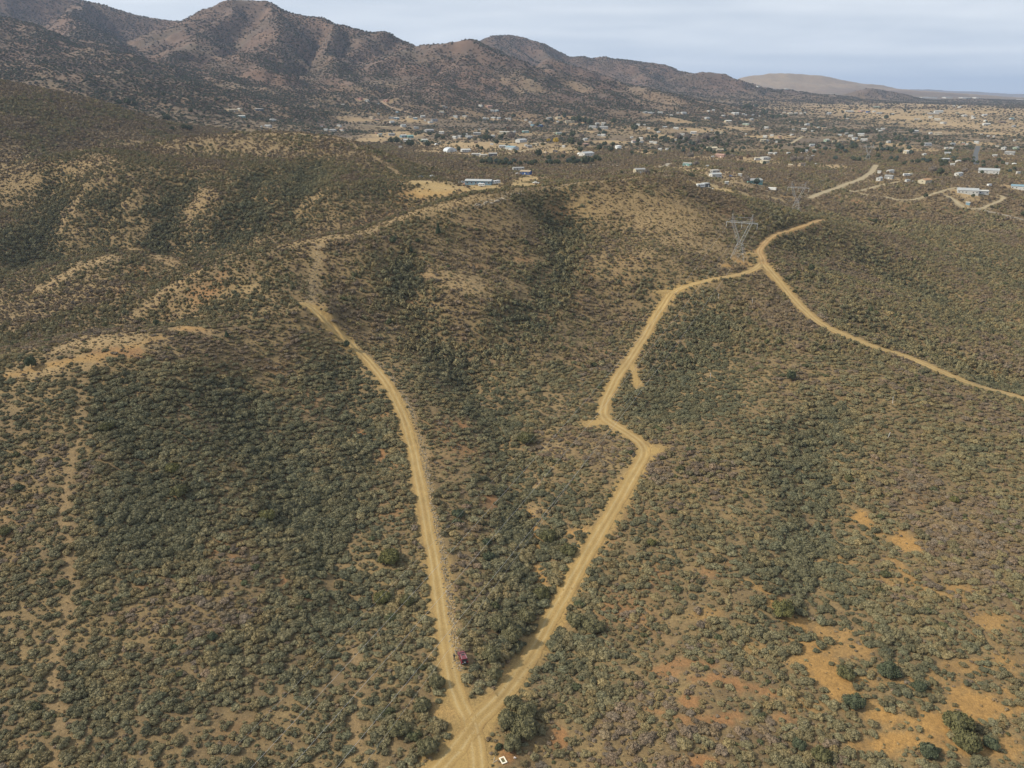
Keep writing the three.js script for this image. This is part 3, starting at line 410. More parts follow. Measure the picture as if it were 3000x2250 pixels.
function tiled(N, cells, seed) {                                  // repeating value noise of several sizes
  const r = rng(seed), lay = cells.map(c => { const a = new Float32Array(c * c); for (let k = 0; k < a.length; k++) a[k] = r(); return a; });
  return (u, v, w) => { let s = 0; cells.forEach((c, k) => { const x = u * c, y = v * c, i = x | 0, j = y | 0, fx = x - i, fy = y - j, a = lay[k], q = (p, o) => a[((o % c) + c) % c * c + ((p % c) + c) % c]; const sx = fx * fx * (3 - 2 * fx), sy = fy * fy * (3 - 2 * fy); s += w[k] * ((q(i, j) * (1 - sx) + q(i + 1, j) * sx) * (1 - sy) + (q(i, j + 1) * (1 - sx) + q(i + 1, j + 1) * sx) * sy - 0.5); }); return s; };
}
const gn = tiled(1024, [24, 64, 170, 420], 5), gn2 = tiled(1024, [90, 300], 6);
const groundMap = dataMap(1024, (u, v) => { let g = 205 + 130 * gn(u, v, [0.22, 0.25, 0.3, 0.42]); const p = gn2(u, v, [0.5, 0.9]); if (p > 0.36) g += 36; if (p < -0.40) g -= 60; return [clamp(g, 60, 255), clamp(g * 0.985, 60, 255), clamp(g * 0.96, 50, 255)]; });
const groundBump = dataMap(512, (u, v) => { const g = 128 + 150 * gn(u, v, [0.3, 0.3, 0.3, 0.3]); return [g, g, g]; }, false);
{
  const pos = new Float32Array(NU * NZ * 3), col = new Float32Array(NU * NZ * 3), uv = new Float32Array(NU * NZ * 2), c = [0, 0, 0];
  for (let j = 0; j < NZ; j++) { const z = rowZ(j); for (let i = 0; i < NU; i++) {
    const x = (-UM + 2 * UM * i / (NU - 1)) * z, n = j * NU + i;
    pos[n * 3] = x; pos[n * 3 + 1] = EYE + GH[n]; pos[n * 3 + 2] = -z;
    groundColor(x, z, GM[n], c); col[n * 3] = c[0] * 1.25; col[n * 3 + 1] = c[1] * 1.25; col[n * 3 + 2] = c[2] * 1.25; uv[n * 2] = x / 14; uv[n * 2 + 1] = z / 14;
  } }
  const idx = new Uint32Array((NU - 1) * (NZ - 1) * 6); let q = 0;
  for (let j = 0; j < NZ - 1; j++) for (let i = 0; i < NU - 1; i++) { const a = j * NU + i, b = a + 1, d = a + NU, e = d + 1; idx[q++] = a; idx[q++] = b; idx[q++] = d; idx[q++] = b; idx[q++] = e; idx[q++] = d; }
  const g = new THREE.BufferGeometry(); g.setAttribute('position', new THREE.BufferAttribute(pos, 3)); g.setAttribute('color', new THREE.BufferAttribute(col, 3)); g.setAttribute('uv', new THREE.BufferAttribute(uv, 2)); g.setIndex(new THREE.BufferAttribute(idx, 1)); g.computeVertexNormals();
  const m = new THREE.Mesh(g, new THREE.MeshStandardMaterial({ vertexColors: true, map: groundMap, bumpMap: groundBump, bumpScale: 0.12, roughness: 1 }));
  m.name = 'terrain'; m.userData = { label: 'rolling dry hills and mountains under the brush', category: 'terrain', kind: 'structure' }; m.receiveShadow = m.castShadow = true; scene.add(m);
}
// names that repeat take a number
const taken = new Map();
function numbered(n) { const k = taken.get(n) || 0; taken.set(n, k + 1); return k ? n + '_' + String(k).padStart(3, '0') : n; }
function tag(o, label, category, group, kind) { o.userData.label = label; o.userData.category = category; if (group) o.userData.group = group; if (kind) o.userData.kind = kind; return o; }

// roads as ribbons lying on the ground sheet
const roadMap = dataMap(512, (u, v) => { const g = 214 + 110 * gn(u, v, [0.2, 0.2, 0.35, 0.4]); return [clamp(g, 90, 255), clamp(g * 0.99, 90, 255), clamp(g * 0.97, 80, 255)]; });
const roadMat = new THREE.MeshStandardMaterial({ vertexColors: true, map: roadMap, roughness: 1, bumpMap: groundBump, bumpScale: 0.05 });
for (const [ri, r] of ROADS.entries()) {
  const A = r.name === 'dirt_spur' ? 7 : 19, n = r.line.length, pos = [], col = [], uv = [], idx = [];
  const far = r.line[0][1] > 560, lift = (far ? 0.16 : 0.045) + 0.006 * (ri % 5) + (r.name === 'dirt_spur' ? -0.03 : 0);
  for (let i = 0; i < n; i++) {
    const [x, z] = r.line[i], p = r.line[Math.max(0, i - 1)], q = r.line[Math.min(n - 1, i + 1)], tx = q[0] - p[0], tz = q[1] - p[1], tl = Math.hypot(tx, tz) || 1, nx = -tz / tl, nz = tx / tl;
    const cut = r.name === 'dirt_spur' ? Math.sqrt(Math.sin(Math.PI * clamp((i + 0.6) / (n - 0.8 + 1), 0.02, 0.98))) : 1;
    for (let a = 0; a < A; a++) {
      const e = a / (A - 1) * 2 - 1, side = e < 0 ? 1 : 2;
      const w = r.width / 2 * cut * (1 + 0.16 * noise(i * 0.11, side * 7.3, 200 + ri) + 0.14 * noise(i * 0.42, side * 3.1, 220 + ri));
      const px = x + nx * e * w, pz = z + nz * e * w;
      pos.push(px, top(px, pz) + lift, -pz); uv.push(px / 5, pz / 5);
      let f = 1 + 0.10 * noise(px / 5, pz / 5, 230) + 0.08 * noise(px / 1.4, pz / 1.4, 231);
      const c = [...r.tone];
      if (r.rut) { const t1 = Math.exp(-(((Math.abs(e) - 0.42 + 0.08 * noise(i * 0.05, 1, 240)) / 0.13) ** 2)); mix3(c, [0.42, 0.33, 0.175], 0.85 * t1 * (0.75 + 0.5 * noise(i * 0.07, Math.sign(e) * 4, 241))); mix3(c, [0.235, 0.155, 0.062], 0.6 * Math.exp(-((e / 0.14) ** 2)) * (0.6 + 0.6 * noise(i * 0.05, 9, 242))); mix3(c, [0.265, 0.17, 0.066], clamp(smooth(0.66, 1, Math.abs(e)) * (0.55 + 0.5 * noise(px / 3, pz / 3, 233)) + 0.25 * Math.max(0, noise(px / 8, pz / 8, 235)), 0, 0.9)); }
      col.push(c[0] * 1.2 * f, c[1] * 1.2 * f, c[2] * 1.2 * f);
      if (i < n - 1 && a < A - 1) { const k = i * A + a; idx.push(k, k + A, k + 1, k + 1, k + A, k + A + 1); }
    }
  }
  const g = new THREE.BufferGeometry(); g.setAttribute('position', new THREE.Float32BufferAttribute(pos, 3)); g.setAttribute('color', new THREE.Float32BufferAttribute(col, 3)); g.setAttribute('uv', new THREE.Float32BufferAttribute(uv, 2)); g.setIndex(idx); g.computeVertexNormals();
  if (g.attributes.normal.getY(0) < 0) { const ix = g.index.array; for (let k = 0; k < ix.length; k += 3) { const t = ix[k]; ix[k] = ix[k + 1]; ix[k + 1] = t; } g.computeVertexNormals(); }
  const m = new THREE.Mesh(g, roadMat); m.name = numbered(r.name); tag(m, r.label, r.name === 'dirt_spur' ? 'dirt road' : r.name.replace('_', ' '), null, 'structure'); m.receiveShadow = true; scene.add(m);
}

// ---------------------------------------------------------------- builders
const colors = { W: [0.62, 0.63, 0.62], G: [0.36, 0.37, 0.38], T: [0.42, 0.34, 0.24], L: [0.22, 0.36, 0.46], E: [0.20, 0.42, 0.42], R: [0.30, 0.13, 0.09], C: [0.60, 0.54, 0.40], D: [0.10, 0.11, 0.13], P: [0.48, 0.30, 0.24], O: [0.46, 0.26, 0.12], B: [0.05, 0.12, 0.34], N: [0.20, 0.15, 0.11], S: [0.56, 0.60, 0.63], K: [0.40, 0.50, 0.40] };
const words = { W: 'white', G: 'grey', T: 'tan', L: 'light blue', E: 'teal', R: 'dark red', C: 'cream', D: 'dark', P: 'pinkish', O: 'orange-brown', B: 'deep blue', N: 'brown', S: 'silver-grey', K: 'pale green' };
const matOf = new Map();
function paintMat(k, rough = 0.75, metal = 0) { const id = k + rough + metal; if (!matOf.has(id)) { const c = colors[k] || k; matOf.set(id, new THREE.MeshStandardMaterial({ color: new THREE.Color(c[0], c[1], c[2]), roughness: rough, metalness: metal })); } return matOf.get(id); }
const sidingMap = dataMap(256, (u, v) => { const g = 222 + 50 * gn(u, v, [0.3, 0.3, 0.3, 0.3]) - ((v * 32) % 1 < 0.12 ? 26 : 0); return [clamp(g, 0, 255), clamp(g, 0, 255), clamp(g, 0, 255)]; });
const roofMap = dataMap(256, (u, v) => { const g = 222 + 90 * gn(u, v, [0.4, 0.3, 0.3, 0.3]) - ((u * 24) % 1 < 0.14 ? 20 : 0); return [clamp(g, 0, 255), clamp(g * 0.99, 0, 255), clamp(g * 0.97, 0, 255)]; });
function surf(k, map, rough) { const id = k + map.id + rough; if (!matOf.has(id)) { const c = colors[k]; matOf.set(id, new THREE.MeshStandardMaterial({ color: new THREE.Color(c[0], c[1], c[2]), map, roughness: rough, metalness: map === roofMap && k === 'S' ? 0.35 : 0 })); } return matOf.get(id); }
const glassMat = new THREE.MeshStandardMaterial({ color: new THREE.Color(0.03, 0.035, 0.04), roughness: 0.12 });
const box = (w, h, d, x = 0, y = 0, z = 0, ry = 0, rx = 0, rz = 0) => { const g = new THREE.BoxGeometry(w, h, d); if (rx) g.rotateX(rx); if (rz) g.rotateZ(rz); if (ry) g.rotateY(ry); g.translate(x, y, z); return g; };
function part(name, geos, mat, parent) { const m = new THREE.Mesh(Array.isArray(geos) ? mergeGeometries(geos) : geos, mat); m.name = name; parent.add(m); return m; }
function bar(a, b, r, seg = 5) { const A = new THREE.Vector3(...a), B = new THREE.Vector3(...b), d = B.clone().sub(A), g = new THREE.CylinderGeometry(r, r, d.length(), seg); g.applyQuaternion(new THREE.Quaternion().setFromUnitVectors(new THREE.Vector3(0, 1, 0), d.normalize())); g.translate((A.x + B.x) / 2, (A.y + B.y) / 2, (A.z + B.z) / 2); return g; }
function thing(name, [x, y, z], turn = 0) { const g = new THREE.Group(); g.name = numbered(name); g.position.set(x, y, z); g.rotation.y = turn; scene.add(g); return g; }
function footing(x, z, r) { let m = 1e9; for (let k = 0; k < 8; k++) m = Math.min(m, top(x + r * Math.cos(k * 0.785), z + r * Math.sin(k * 0.785))); return Math.min(m, top(x, z)); }
const uvBox = (g, s) => { const p = g.attributes.position, n = g.attributes.normal, u = new Float32Array(p.count * 2); for (let i = 0; i < p.count; i++) { const ax = Math.abs(n.getX(i)) > 0.7; u[i * 2] = (ax ? p.getZ(i) : p.getX(i)) / s; u[i * 2 + 1] = (Math.abs(n.getY(i)) > 0.7 ? p.getZ(i) : p.getY(i)) / s; } g.setAttribute('uv', new THREE.BufferAttribute(u, 2)); return g; };
// a building: w along x, d along z, walls h high; shapes: gable, flat, arch, tank
function building(name, p, turn, { w, d, h, roof = 'gable', rc = 'G', wc = 'W', pitch = 0.32, win = 0, sink = 0.6 }) {
  const o = thing(name, p, turn);
  if (roof === 'tank') { const r = w / 2; part('wall', new THREE.CylinderGeometry(r, r, h + sink, 28, 1).translate(0, (h - sink) / 2, 0), paintMat(wc, 0.5), o); part('roof', new THREE.ConeGeometry(r * 1.03, h * 0.22, 28).translate(0, h + h * 0.11 + 0.003, 0), paintMat(rc, 0.5), o); return o; }
  if (roof === 'arch') {
    const R = w / 2, sh = new THREE.Shape(); sh.moveTo(-R, -sink); sh.lineTo(R, -sink); for (let k = 0; k <= 16; k++) { const a = k / 16 * Math.PI; sh.lineTo(R * Math.cos(a), h * Math.pow(Math.sin(a), 0.85)); }
    part('arched_roof', new THREE.ExtrudeGeometry(sh, { depth: d, bevelEnabled: false }).translate(0, 0, -d / 2), paintMat(rc, 0.4, rc === 'S' ? 0.5 : 0), o);
    part('door', box(w * 0.3, h * 0.6, 0.08, 0, h * 0.3, d / 2 + 0.04), paintMat('G'), o); return o;
  }
  const rise = roof === 'gable' ? pitch * d / 2 : 0, sh = new THREE.Shape(); sh.moveTo(-d / 2, -sink); sh.lineTo(d / 2, -sink); sh.lineTo(d / 2, h); if (rise) sh.lineTo(0, h + rise); sh.lineTo(-d / 2, h);
  const wg = new THREE.ExtrudeGeometry(sh, { depth: w, bevelEnabled: false }).translate(0, 0, -w / 2).rotateY(Math.PI / 2); part('wall', uvBox(wg, 6), surf(wc, sidingMap, 0.8), o);
  if (roof === 'gable') { const a = Math.atan(pitch), L = d / 2 / Math.cos(a) + 0.4; const slabs = [-1, 1].map(s => box(w + 0.7, 0.14, L, 0, h + rise / 2 + 0.09 - 0.4 * Math.sin(a) / 2, s * (d / 4 + 0.4 * Math.cos(a) / 2), 0, s * a)); part('roof', uvBox(mergeGeometries(slabs), 6), surf(rc, roofMap, 0.6), o); }
  else part('roof', uvBox(box(w + 0.5, 0.18, d + 0.5, 0, h + 0.093, 0, 0, 0.03), 6), surf(rc, roofMap, 0.6), o);
  if (win) {
    const n = Math.max(2, Math.min(6, Math.round(w / 3.4)));
    for (let k = 0; k < n; k++) { const x = (k + 0.5) / n * w - w / 2; if (k === (n >> 1)) part('door', box(0.95, 2.05, 0.07, x, 1.03, d / 2 + 0.035), paintMat(wc === 'W' ? 'G' : 'W'), o); else { const q = part('window', box(1.3, 1.05, 0.06, x, h * 0.58, d / 2 + 0.03), glassMat, o); part('frame', [box(1.5, 0.1, 0.1, x, h * 0.58 + 0.575, d / 2 + 0.05), box(1.5, 0.1, 0.1, x, h * 0.58 - 0.575, d / 2 + 0.05), box(0.1, 1.05, 0.1, x - 0.7, h * 0.58, d / 2 + 0.05), box(0.1, 1.05, 0.1, x + 0.7, h * 0.58, d / 2 + 0.05)], paintMat('W'), q); } }
    part('window', box(0.06, 1.0, 1.3, w / 2 + 0.03, h * 0.58, -d * 0.15), glassMat, o); part('window', box(0.06, 1.0, 1.3, -w / 2 - 0.03, h * 0.58, d * 0.1), glassMat, o);
  }
  return o;
}
// small vehicles seen from far away: body, cab with windows, wheels
const wheelMat = paintMat([0.02, 0.02, 0.02], 0.9);
function vehicle(name, p, turn, kind, c) {
  const o = thing(name, p, turn), m = paintMat(c, 0.35);
  if (kind === 'rv' || kind === 'trailer') { const w = kind === 'rv' ? 8.2 : 6.2; part('body', new RoundedBoxGeometry(w, 2.5, 2.4, 2, 0.25).translate(0, 1.85, 0), m, o); for (const x of [-0.25, 0.08, 0.32]) part('window', box(0.9, 0.6, 0.05, x * w, 2.2, 1.215), glassMat, o); part('door', box(0.7, 1.7, 0.05, -0.1 * w, 1.6, 1.215), paintMat('G'), o); part('hitch', box(1.3, 0.15, 0.3, w / 2 + 0.5, 0.65, 0), wheelMat, o); for (const x of [-0.4, 0.5]) for (const s of [-1, 1]) part('wheel', new THREE.CylinderGeometry(0.36, 0.36, 0.22, 14).rotateX(Math.PI / 2).translate(x, 0.36, s * 1.1), wheelMat, o); return o; }
  const L = kind === 'pickup' ? 5.4 : 4.4; part('body', new RoundedBoxGeometry(L, 0.75, 1.8, 2, 0.16).translate(0, 0.75, 0), m, o);
  const cw = kind === 'pickup' ? 1.9 : kind === 'van' ? 4.1 : 2.4, cx = kind === 'pickup' ? 0.35 : kind === 'van' ? -0.1 : -0.15, ch = kind === 'van' ? 1.15 : 0.66;
  const cab = part('cab', new RoundedBoxGeometry(cw, ch, 1.6, 2, 0.18).translate(cx, 1.12 + ch / 2 - 0.06, 0), m, o); part('window', [box(cw * 0.7, 0.36, 1.63, cx, 1.42, 0), box(cw + 0.03, 0.34, 1.3, cx, 1.43, 0)], glassMat, cab);
  if (kind === 'pickup') part('bed', box(1.7, 0.06, 1.45, -1.55, 1.14, 0), wheelMat, o);
  for (const x of [-0.31, 0.31]) for (const s of [-1, 1]) part('wheel', new THREE.CylinderGeometry(0.35, 0.35, 0.22, 14).rotateX(Math.PI / 2).translate(x * L, 0.35, s * 0.82), wheelMat, o);
  return o;
}

const MARKS = [[1813, 433, 'round white water tank'], [1620, 415, 'yellow cottonwoods'], [1482, 391, 'long white warehouse'], [1318, 444, 'silver arched barn'], [1200, 402, 'teal house'], [2860, 460, 'dark asphalt road'], [2840, 566, 'long white mobile home'], [2330, 590, 'far pylon'], [1584, 368, 'two light blue roofs'], [757, 320, 'long white-roofed barn'], [2206, 535, 'long teal house'], [2110, 458, 'pinkish house'], [2708, 535, 'orange roofed house'], [2560, 500, 'pale gravel road'], [2487, 345, 'conical tree in the right fields'], [2764, 360, 'white shed in the right fields'], [2567, 313, 'pale green hangar'], [1130, 298, 'brown hillside track'], [1540, 505, 'deep blue house'], [2187, 364, 'white flat-roofed hall'], [2367, 365, 'grey-white house in the trees'], [1940, 392, 'tall white barn'], [1700, 345, 'scrub bank']];
function whereIs(u, v) {
  let best = 1e9, m = null; for (const k of MARKS) { const d = Math.hypot(u - k[0], 2.2 * (v - k[1])); if (d > 14 && d < best) { best = d; m = k; } }
  const dx = u - m[0], dy = (v - m[1]) * 2.2, side = Math.abs(dx) > Math.abs(dy) ? (dx < 0 ? 'left of' : 'right of') : (dy < 0 ? 'behind' : 'in front of');
  return `${side} the ${m[2]}`;
}
const labelled = new Map();
function ranked(o, base, u) { if (!labelled.has(base)) labelled.set(base, []); labelled.get(base).push([u, o]); o.userData.label = base; }
const rt = rng(909), SITES = [];
for (const e of LIST.split(';')) {
  const m = e.trim().match(/^(\w) (\d+),(\d+),(\d+),(\w)(\w)( \w)?/); if (!m) { console.log('bad', e); continue; }
  const [ox, oy, s] = CROP[m[1]], u = ox + m[2] / s, v = oy + (+m[3] + 12) / s, sh = (m[7] || '').trim(), rc = m[5], wc = m[6];
  const [x, y, zz] = hitTop(u, v), z = -zz, f = z * CP - (y - EYE) * SP;
  let w = m[4] / s * f / F * 0.88; const px = m[4] / s;
  const small = w < 7, d = sh === 'q' ? w * 0.9 : clamp(w * 0.6, 2.4, 13), h = sh === 't' ? w * 0.42 : sh === 'q' ? w * 0.42 : clamp(small ? 2.8 : 3.0 + w * 0.07, 2.4, 5.6);
  const turn = sh === 'q' ? 0.5 : (rt() - 0.5) * (w > 24 ? 0.5 : 1.7); SITES.push([x, z, Math.max(w, d) * 0.75]);
  const kindName = sh === 't' ? 'water_tank' : sh === 'q' ? 'arched_barn' : small ? 'shed' : w > 26 ? 'long_house' : 'house';
  const o = building(kindName, [x, footing(x, z, w * 0.3), -z], turn, { w, d, h, roof: sh === 'f' ? 'flat' : sh === 'q' ? 'arch' : sh === 't' ? 'tank' : 'gable', rc, wc, win: px > 13 && !small ? 1 : 0, sink: 2.5 });
  tag(o, '', kindName.replace('_', ' '), 'buildings of the valley town');
  const cw = rc === wc ? words[rc] : `${words[wc]} walled ${words[rc]} roofed`;
  ranked(o, `${cw} ${kindName.replace('_', ' ')} ${whereIs(u, v)}`, u);
}

// ---------------------------------------------------------------- hilltop homestead and other hand-placed buildings
function at(u, v, dy = 0, start = 60) { const p = hitTop(u, v, start); p[1] += dy; return p; }
function site(p, r) { SITES.push([p[0], -p[2], r]); return p; }
{
  const p = site(at(1403, 541), 14); p[1] = footing(p[0], -p[2], 3);
  const f = -p[2], w = 76 * f / F * 0.98;
  const o = building('manufactured_home', p, -0.16, { w, d: w * 0.36, h: w * 0.155, roof: 'gable', rc: 'S', wc: 'L', pitch: 0.26, win: 1, sink: 1.2 });
  tag(o, 'light blue manufactured home with silver-grey roof on the ridge bench', 'house');
  part('porch', [box(w * 0.17, 0.25, 2.6, -w * 0.02, 0.6, w * 0.18 + 1.3), ...[-1, 1].map(s => bar([-w * 0.02 + s * w * 0.08, -0.6, w * 0.18 + 2.4], [-w * 0.02 + s * w * 0.08, 1.6, w * 0.18 + 2.4], 0.07))], paintMat('N'), o);
  let q = site(at(1453, 540), 6); let t = vehicle('travel_trailer', [q[0], q[1], q[2]], 0.9, 'rv', 'W'); t.scale.setScalar(1.0); tag(t, 'white travel trailer parked at the right end of the light blue home', 'trailer');
  q = site(at(1411, 547), 4); t = vehicle('utility_trailer', q, -0.15, 'trailer', 'W'); t.scale.setScalar(0.8); tag(t, 'small white trailer parked in front of the light blue home', 'trailer');
  q = site(at(1353, 537), 4); tag(vehicle('pickup_truck', q, 0.3, 'pickup', 'G'), 'grey pickup parked left of the light blue home', 'truck');
  q = site(at(1362, 541), 3); t = vehicle('parked_car', q, 1.2, 'car', 'P'); t.scale.setScalar(0.8); tag(t, 'small pinkish car at the left corner of the light blue home', 'car');
  q = site(at(1570, 538), 4); tag(vehicle('pickup_truck', q, 2.8, 'pickup', 'W'), 'white pickup parked on the crest right of the light blue home', 'truck');
  q = site(at(1265, 519), 3); tag(vehicle('parked_car', q, 0.2, 'car', 'W'), 'white car at the back of the bare bench left of the light blue home', 'car');
  q = site(at(1233, 521), 3); tag(vehicle('parked_car', q, 0.6, 'car', 'D'), 'dark car at the left end of the bare bench', 'car');
  q = site(at(1541, 511), 10); let b = building('house', q, -0.35, { w: 11, d: 8, h: 3.2, rc: 'T', wc: 'B', win: 1, sink: 1.5 }); tag(b, 'deep blue house with tan roof on the round gravel yard', 'house');
  q = site(at(1518, 499), 9); b = building('manufactured_home', q, 0.25, { w: 13, d: 5, h: 3, rc: 'G', wc: 'W', win: 1, sink: 1.5 }); tag(b, 'white manufactured home behind the deep blue house', 'house');
  q = site(at(1516, 511), 3); tag(vehicle('parked_car', q, 0.1, 'car', 'W'), 'white car parked left of the deep blue house', 'car');
}
// other vehicles about the town: [u, v, kind, colour, turn, label]
for (const [u, v, k, c, a, l] of [
  [2080, 555, 'pickup', 'W', 2.7, 'white pickup beside the dark open shed behind the crest'], [2052, 551, 'trailer', 'W', 0.2, 'low white trailer left of the dark open shed'], [2262, 558, 'rv', 'W', 2.6, 'white box truck on the dirt lot near the far pylon'],
  [2140, 518, 'car', 'B', 0.3, 'deep blue car in the field right of the white houses'], [2088, 461, 'van', 'W', 0.1, 'white van left of the pinkish house'], [2391, 482, 'car', 'W', 0.4, 'white car at the end of the tan lot'], [2655, 516, 'rv', 'W', 0.1, 'white motor home near the orange roofed house'], [2667, 515, 'trailer', 'C', 0.3, 'cream trailer right of the white motor home'], [2675, 534, 'car', 'W', 0.1, 'white car left of the orange roofed house'],
  [2310, 452, 'trailer', 'W', 0.2, 'white trailer in the trees behind the flat white roof'], [2364, 457, 'car', 'W', 0.1, 'white car at the edge of the dark trees'], [2381, 459, 'van', 'W', 0.1, 'white van right of the white car by the dark trees'], [2808, 520, 'car', 'W', 0.2, 'white car in front of the grey-white house'], [2897, 547, 'trailer', 'W', 0.5, 'white trailer beyond the long white mobile home'], [1290, 458, 'car', 'R', 0.2, 'dark red car in front of the silver arched barn'],
]) { const p = site(at(u, v), 4); tag(vehicle(k === 'pickup' ? 'pickup_truck' : k === 'rv' ? 'motor_home' : k === 'trailer' ? 'trailer' : k === 'van' ? 'van' : 'parked_car', p, a, k, c), l, k === 'pickup' ? 'truck' : k === 'rv' ? 'motor home' : k === 'trailer' ? 'trailer' : k === 'van' ? 'van' : 'car', 'vehicles parked about the town'); }
// far warehouses on the plain: [u, v, width px]
for (const [u, v, w] of [[2622, 287, 26], [2660, 286, 40], [2718, 287, 42], [2775, 287, 20], [2825, 288, 22], [2860, 288, 12], [2950, 294, 16], [2985, 294, 22], [2303, 262, 8], [2218, 253, 5]]) {
  const [x, y, zz] = hitTop(u, v, 6000 > 0 && u < 2400 ? 4300 : 5600), W = w * -zz / F; const o = building('warehouse', [x, y - 3, zz], 0, { w: W, d: 60, h: 3 * -zz / F, roof: 'flat', rc: 'W', wc: 'W', sink: 20 });
  tag(o, '', 'warehouse', 'pale warehouses on the far plain'); ranked(o, u < 2400 ? 'tiny white building at the foot of the far bare hill' : 'long pale warehouse on the far plain below the blue range', u);
}

// ---------------------------------------------------------------- steel pylons and their wires
const steel = new THREE.MeshStandardMaterial({ color: new THREE.Color(0.46, 0.48, 0.50), roughness: 0.5, metalness: 0.35 });
const insMat = new THREE.MeshStandardMaterial({ color: new THREE.Color(0.62, 0.64, 0.64), roughness: 0.35 });
function pylon(p, turn, k, label, thick = 1) {
  const o = thing('steel_pylon', p, turn), T = 0.062 * thick, t = 0.022 * thick;
  const wst = 1.3, base = 4.6, yw = 10, ya = 22, ax = 5.4, az = 0.9, foot = [[-1, -1], [1, -1], [1, 1], [-1, 1]], F4 = foot.map(([a, b]) => [a * base, -1.2, b * base]), W4 = foot.map(([a, b]) => [a * wst, yw, b * wst]);
  for (let i = 0; i < 4; i++) part('leg', bar(F4[i], W4[i], T), steel, o);
  const br = [];
  for (let i = 0; i < 4; i++) { const j = (i + 1) % 4, m = (A, B, s) => A.map((c, n) => c + (B[n] - c) * s); for (const [s0, s1] of [[0.12, 0.45], [0.45, 0.7], [0.7, 0.88], [0.88, 1]]) { const a0 = m(F4[i], W4[i], s0), a1 = m(F4[i], W4[i], s1), b0 = m(F4[j], W4[j], s0), b1 = m(F4[j], W4[j], s1); br.push(bar(a0, b1, t, 4), bar(b0, a1, t, 4), bar(a1, b1, t, 4)); } }
  part('body_bracing', br, steel, o);
  for (const s of [-1, 1]) {                                      // the two arms of the V, each of four chords
    const ch = [[s * wst, yw, -wst], [s * wst, yw, wst], [-s * 0.2, yw + 0.2, -wst], [-s * 0.2, yw + 0.2, wst]], en = [[s * (ax + 0.7), ya, -az], [s * (ax + 0.7), ya, az], [s * (ax - 0.9), ya, -az], [s * (ax - 0.9), ya, az]], lace = [];
    for (let i = 0; i < 4; i++) lace.push(bar(ch[i], en[i], T * 0.85));
    for (let n = 0; n < 7; n++) { const q = n / 7, r = (n + 1) / 7, m = (i, s2) => ch[i].map((c, k2) => c + (en[i][k2] - c) * s2); lace.push(bar(m(0, q), m(2, r), t, 4), bar(m(1, q), m(3, r), t, 4), bar(m(0, r), m(1, q), t, 4), bar(m(2, q), m(3, r), t, 4)); }
    part('arm', lace, steel, o);
    part('peak', [bar([s * (ax + 0.7), ya, -az], [s * (ax + 0.6), ya + 5.4, 0], T * 0.8), bar([s * (ax + 0.7), ya, az], [s * (ax + 0.6), ya + 5.4, 0], T * 0.8), bar([s * (ax - 0.9), ya, 0], [s * (ax + 0.6), ya + 5.4, 0], T * 0.8), bar([s * (ax - 0.9), ya + 2.1, 0], [s * (ax + 0.65), ya + 2.4, 0], t)], steel, o);
  }
  const cr = [], E = 9.4; for (const [y, z] of [[ya, -az], [ya, az], [ya + 0.9, 0]]) cr.push(bar([-E + (y > ya ? 2 : 0), y, z], [E - (y > ya ? 2 : 0), y, z], T)); for (let n = 0; n < 14; n++) { const x0 = -E + n * E / 7, x1 = x0 + E / 7; cr.push(bar([x0, ya, -az], [x1, ya, az], t, 4), bar([x0, ya, az], [(x0 + x1) / 2, ya + 0.7, 0], t, 4), bar([(x0 + x1) / 2, ya + 0.7, 0], [x1, ya, -az], t, 4)); }
  part('crossarm', cr, steel, o);
  part('tie_beam', [bar([-ax + 0.2, ya + 3.2, 0], [ax - 0.2, ya + 3.2, 0], T * 0.8), bar([-ax + 0.2, ya + 3.2, 0], [-ax + 0.2, ya, 0], t), bar([ax - 0.2, ya + 3.2, 0], [ax - 0.2, ya, 0], t)], steel, o);
  for (const x of [-9.2, 0, 9.2]) { const g = []; for (let n = 0; n < 12; n++) g.push(new THREE.CylinderGeometry(0.12 * thick, 0.12 * thick, 0.13, 8).translate(x, ya - 0.25 - n * 0.24, 0)); g.push(bar([x, ya, 0], [x, ya - 3.1, 0], 0.05)); part('insulator', g, insMat, o); }
  o.scale.setScalar(k); tag(o, label, 'pylon', 'steel pylons of the power line'); o.updateMatrixWorld(true); return o;
}
const P1 = at(2163, 759), P2 = at(2330, 622, 0, 640), P3 = at(2541, 470);
const dirT = (a, b) => Math.atan2(b[0] - a[0], b[2] - a[2]);
const T1 = pylon(P1, dirT(P1, P2), 1.0, 'nearest steel lattice pylon beside the junction of dirt roads'), T2 = pylon(P2, dirT(P1, P2), 0.88, 'second steel lattice pylon behind the crest near the town', 0.95), T3 = pylon(P3, dirT(P2, P3), 0.85, 'faint far lattice pylon at the end of the pale gravel road', 1.1);
SITES.push([P1[0], -P1[2], 5], [P2[0], -P2[2], 4]);
const wireMat = new THREE.MeshStandardMaterial({ color: new THREE.Color(0.50, 0.50, 0.49), roughness: 0.4, metalness: 0.3 });
function wire(a, b, sag, r, label, t1 = 1) { const pts = []; for (let n = 0; n <= 40; n++) { const t = n / 40 * t1; pts.push(new THREE.Vector3(lerp(a[0], b[0], t), lerp(a[1], b[1], t) - 4 * sag * t * (1 - t), lerp(a[2], b[2], t))); } const m = new THREE.Mesh(new THREE.TubeGeometry(new THREE.CatmullRomCurve3(pts), 120, r, 5), wireMat); m.name = numbered('power_line_wire'); tag(m, label, 'wire', 'wires of the power line'); scene.add(m); return pts; }
const hang = (T, x, y) => T.localToWorld(new THREE.Vector3(x, y, 0)).toArray();
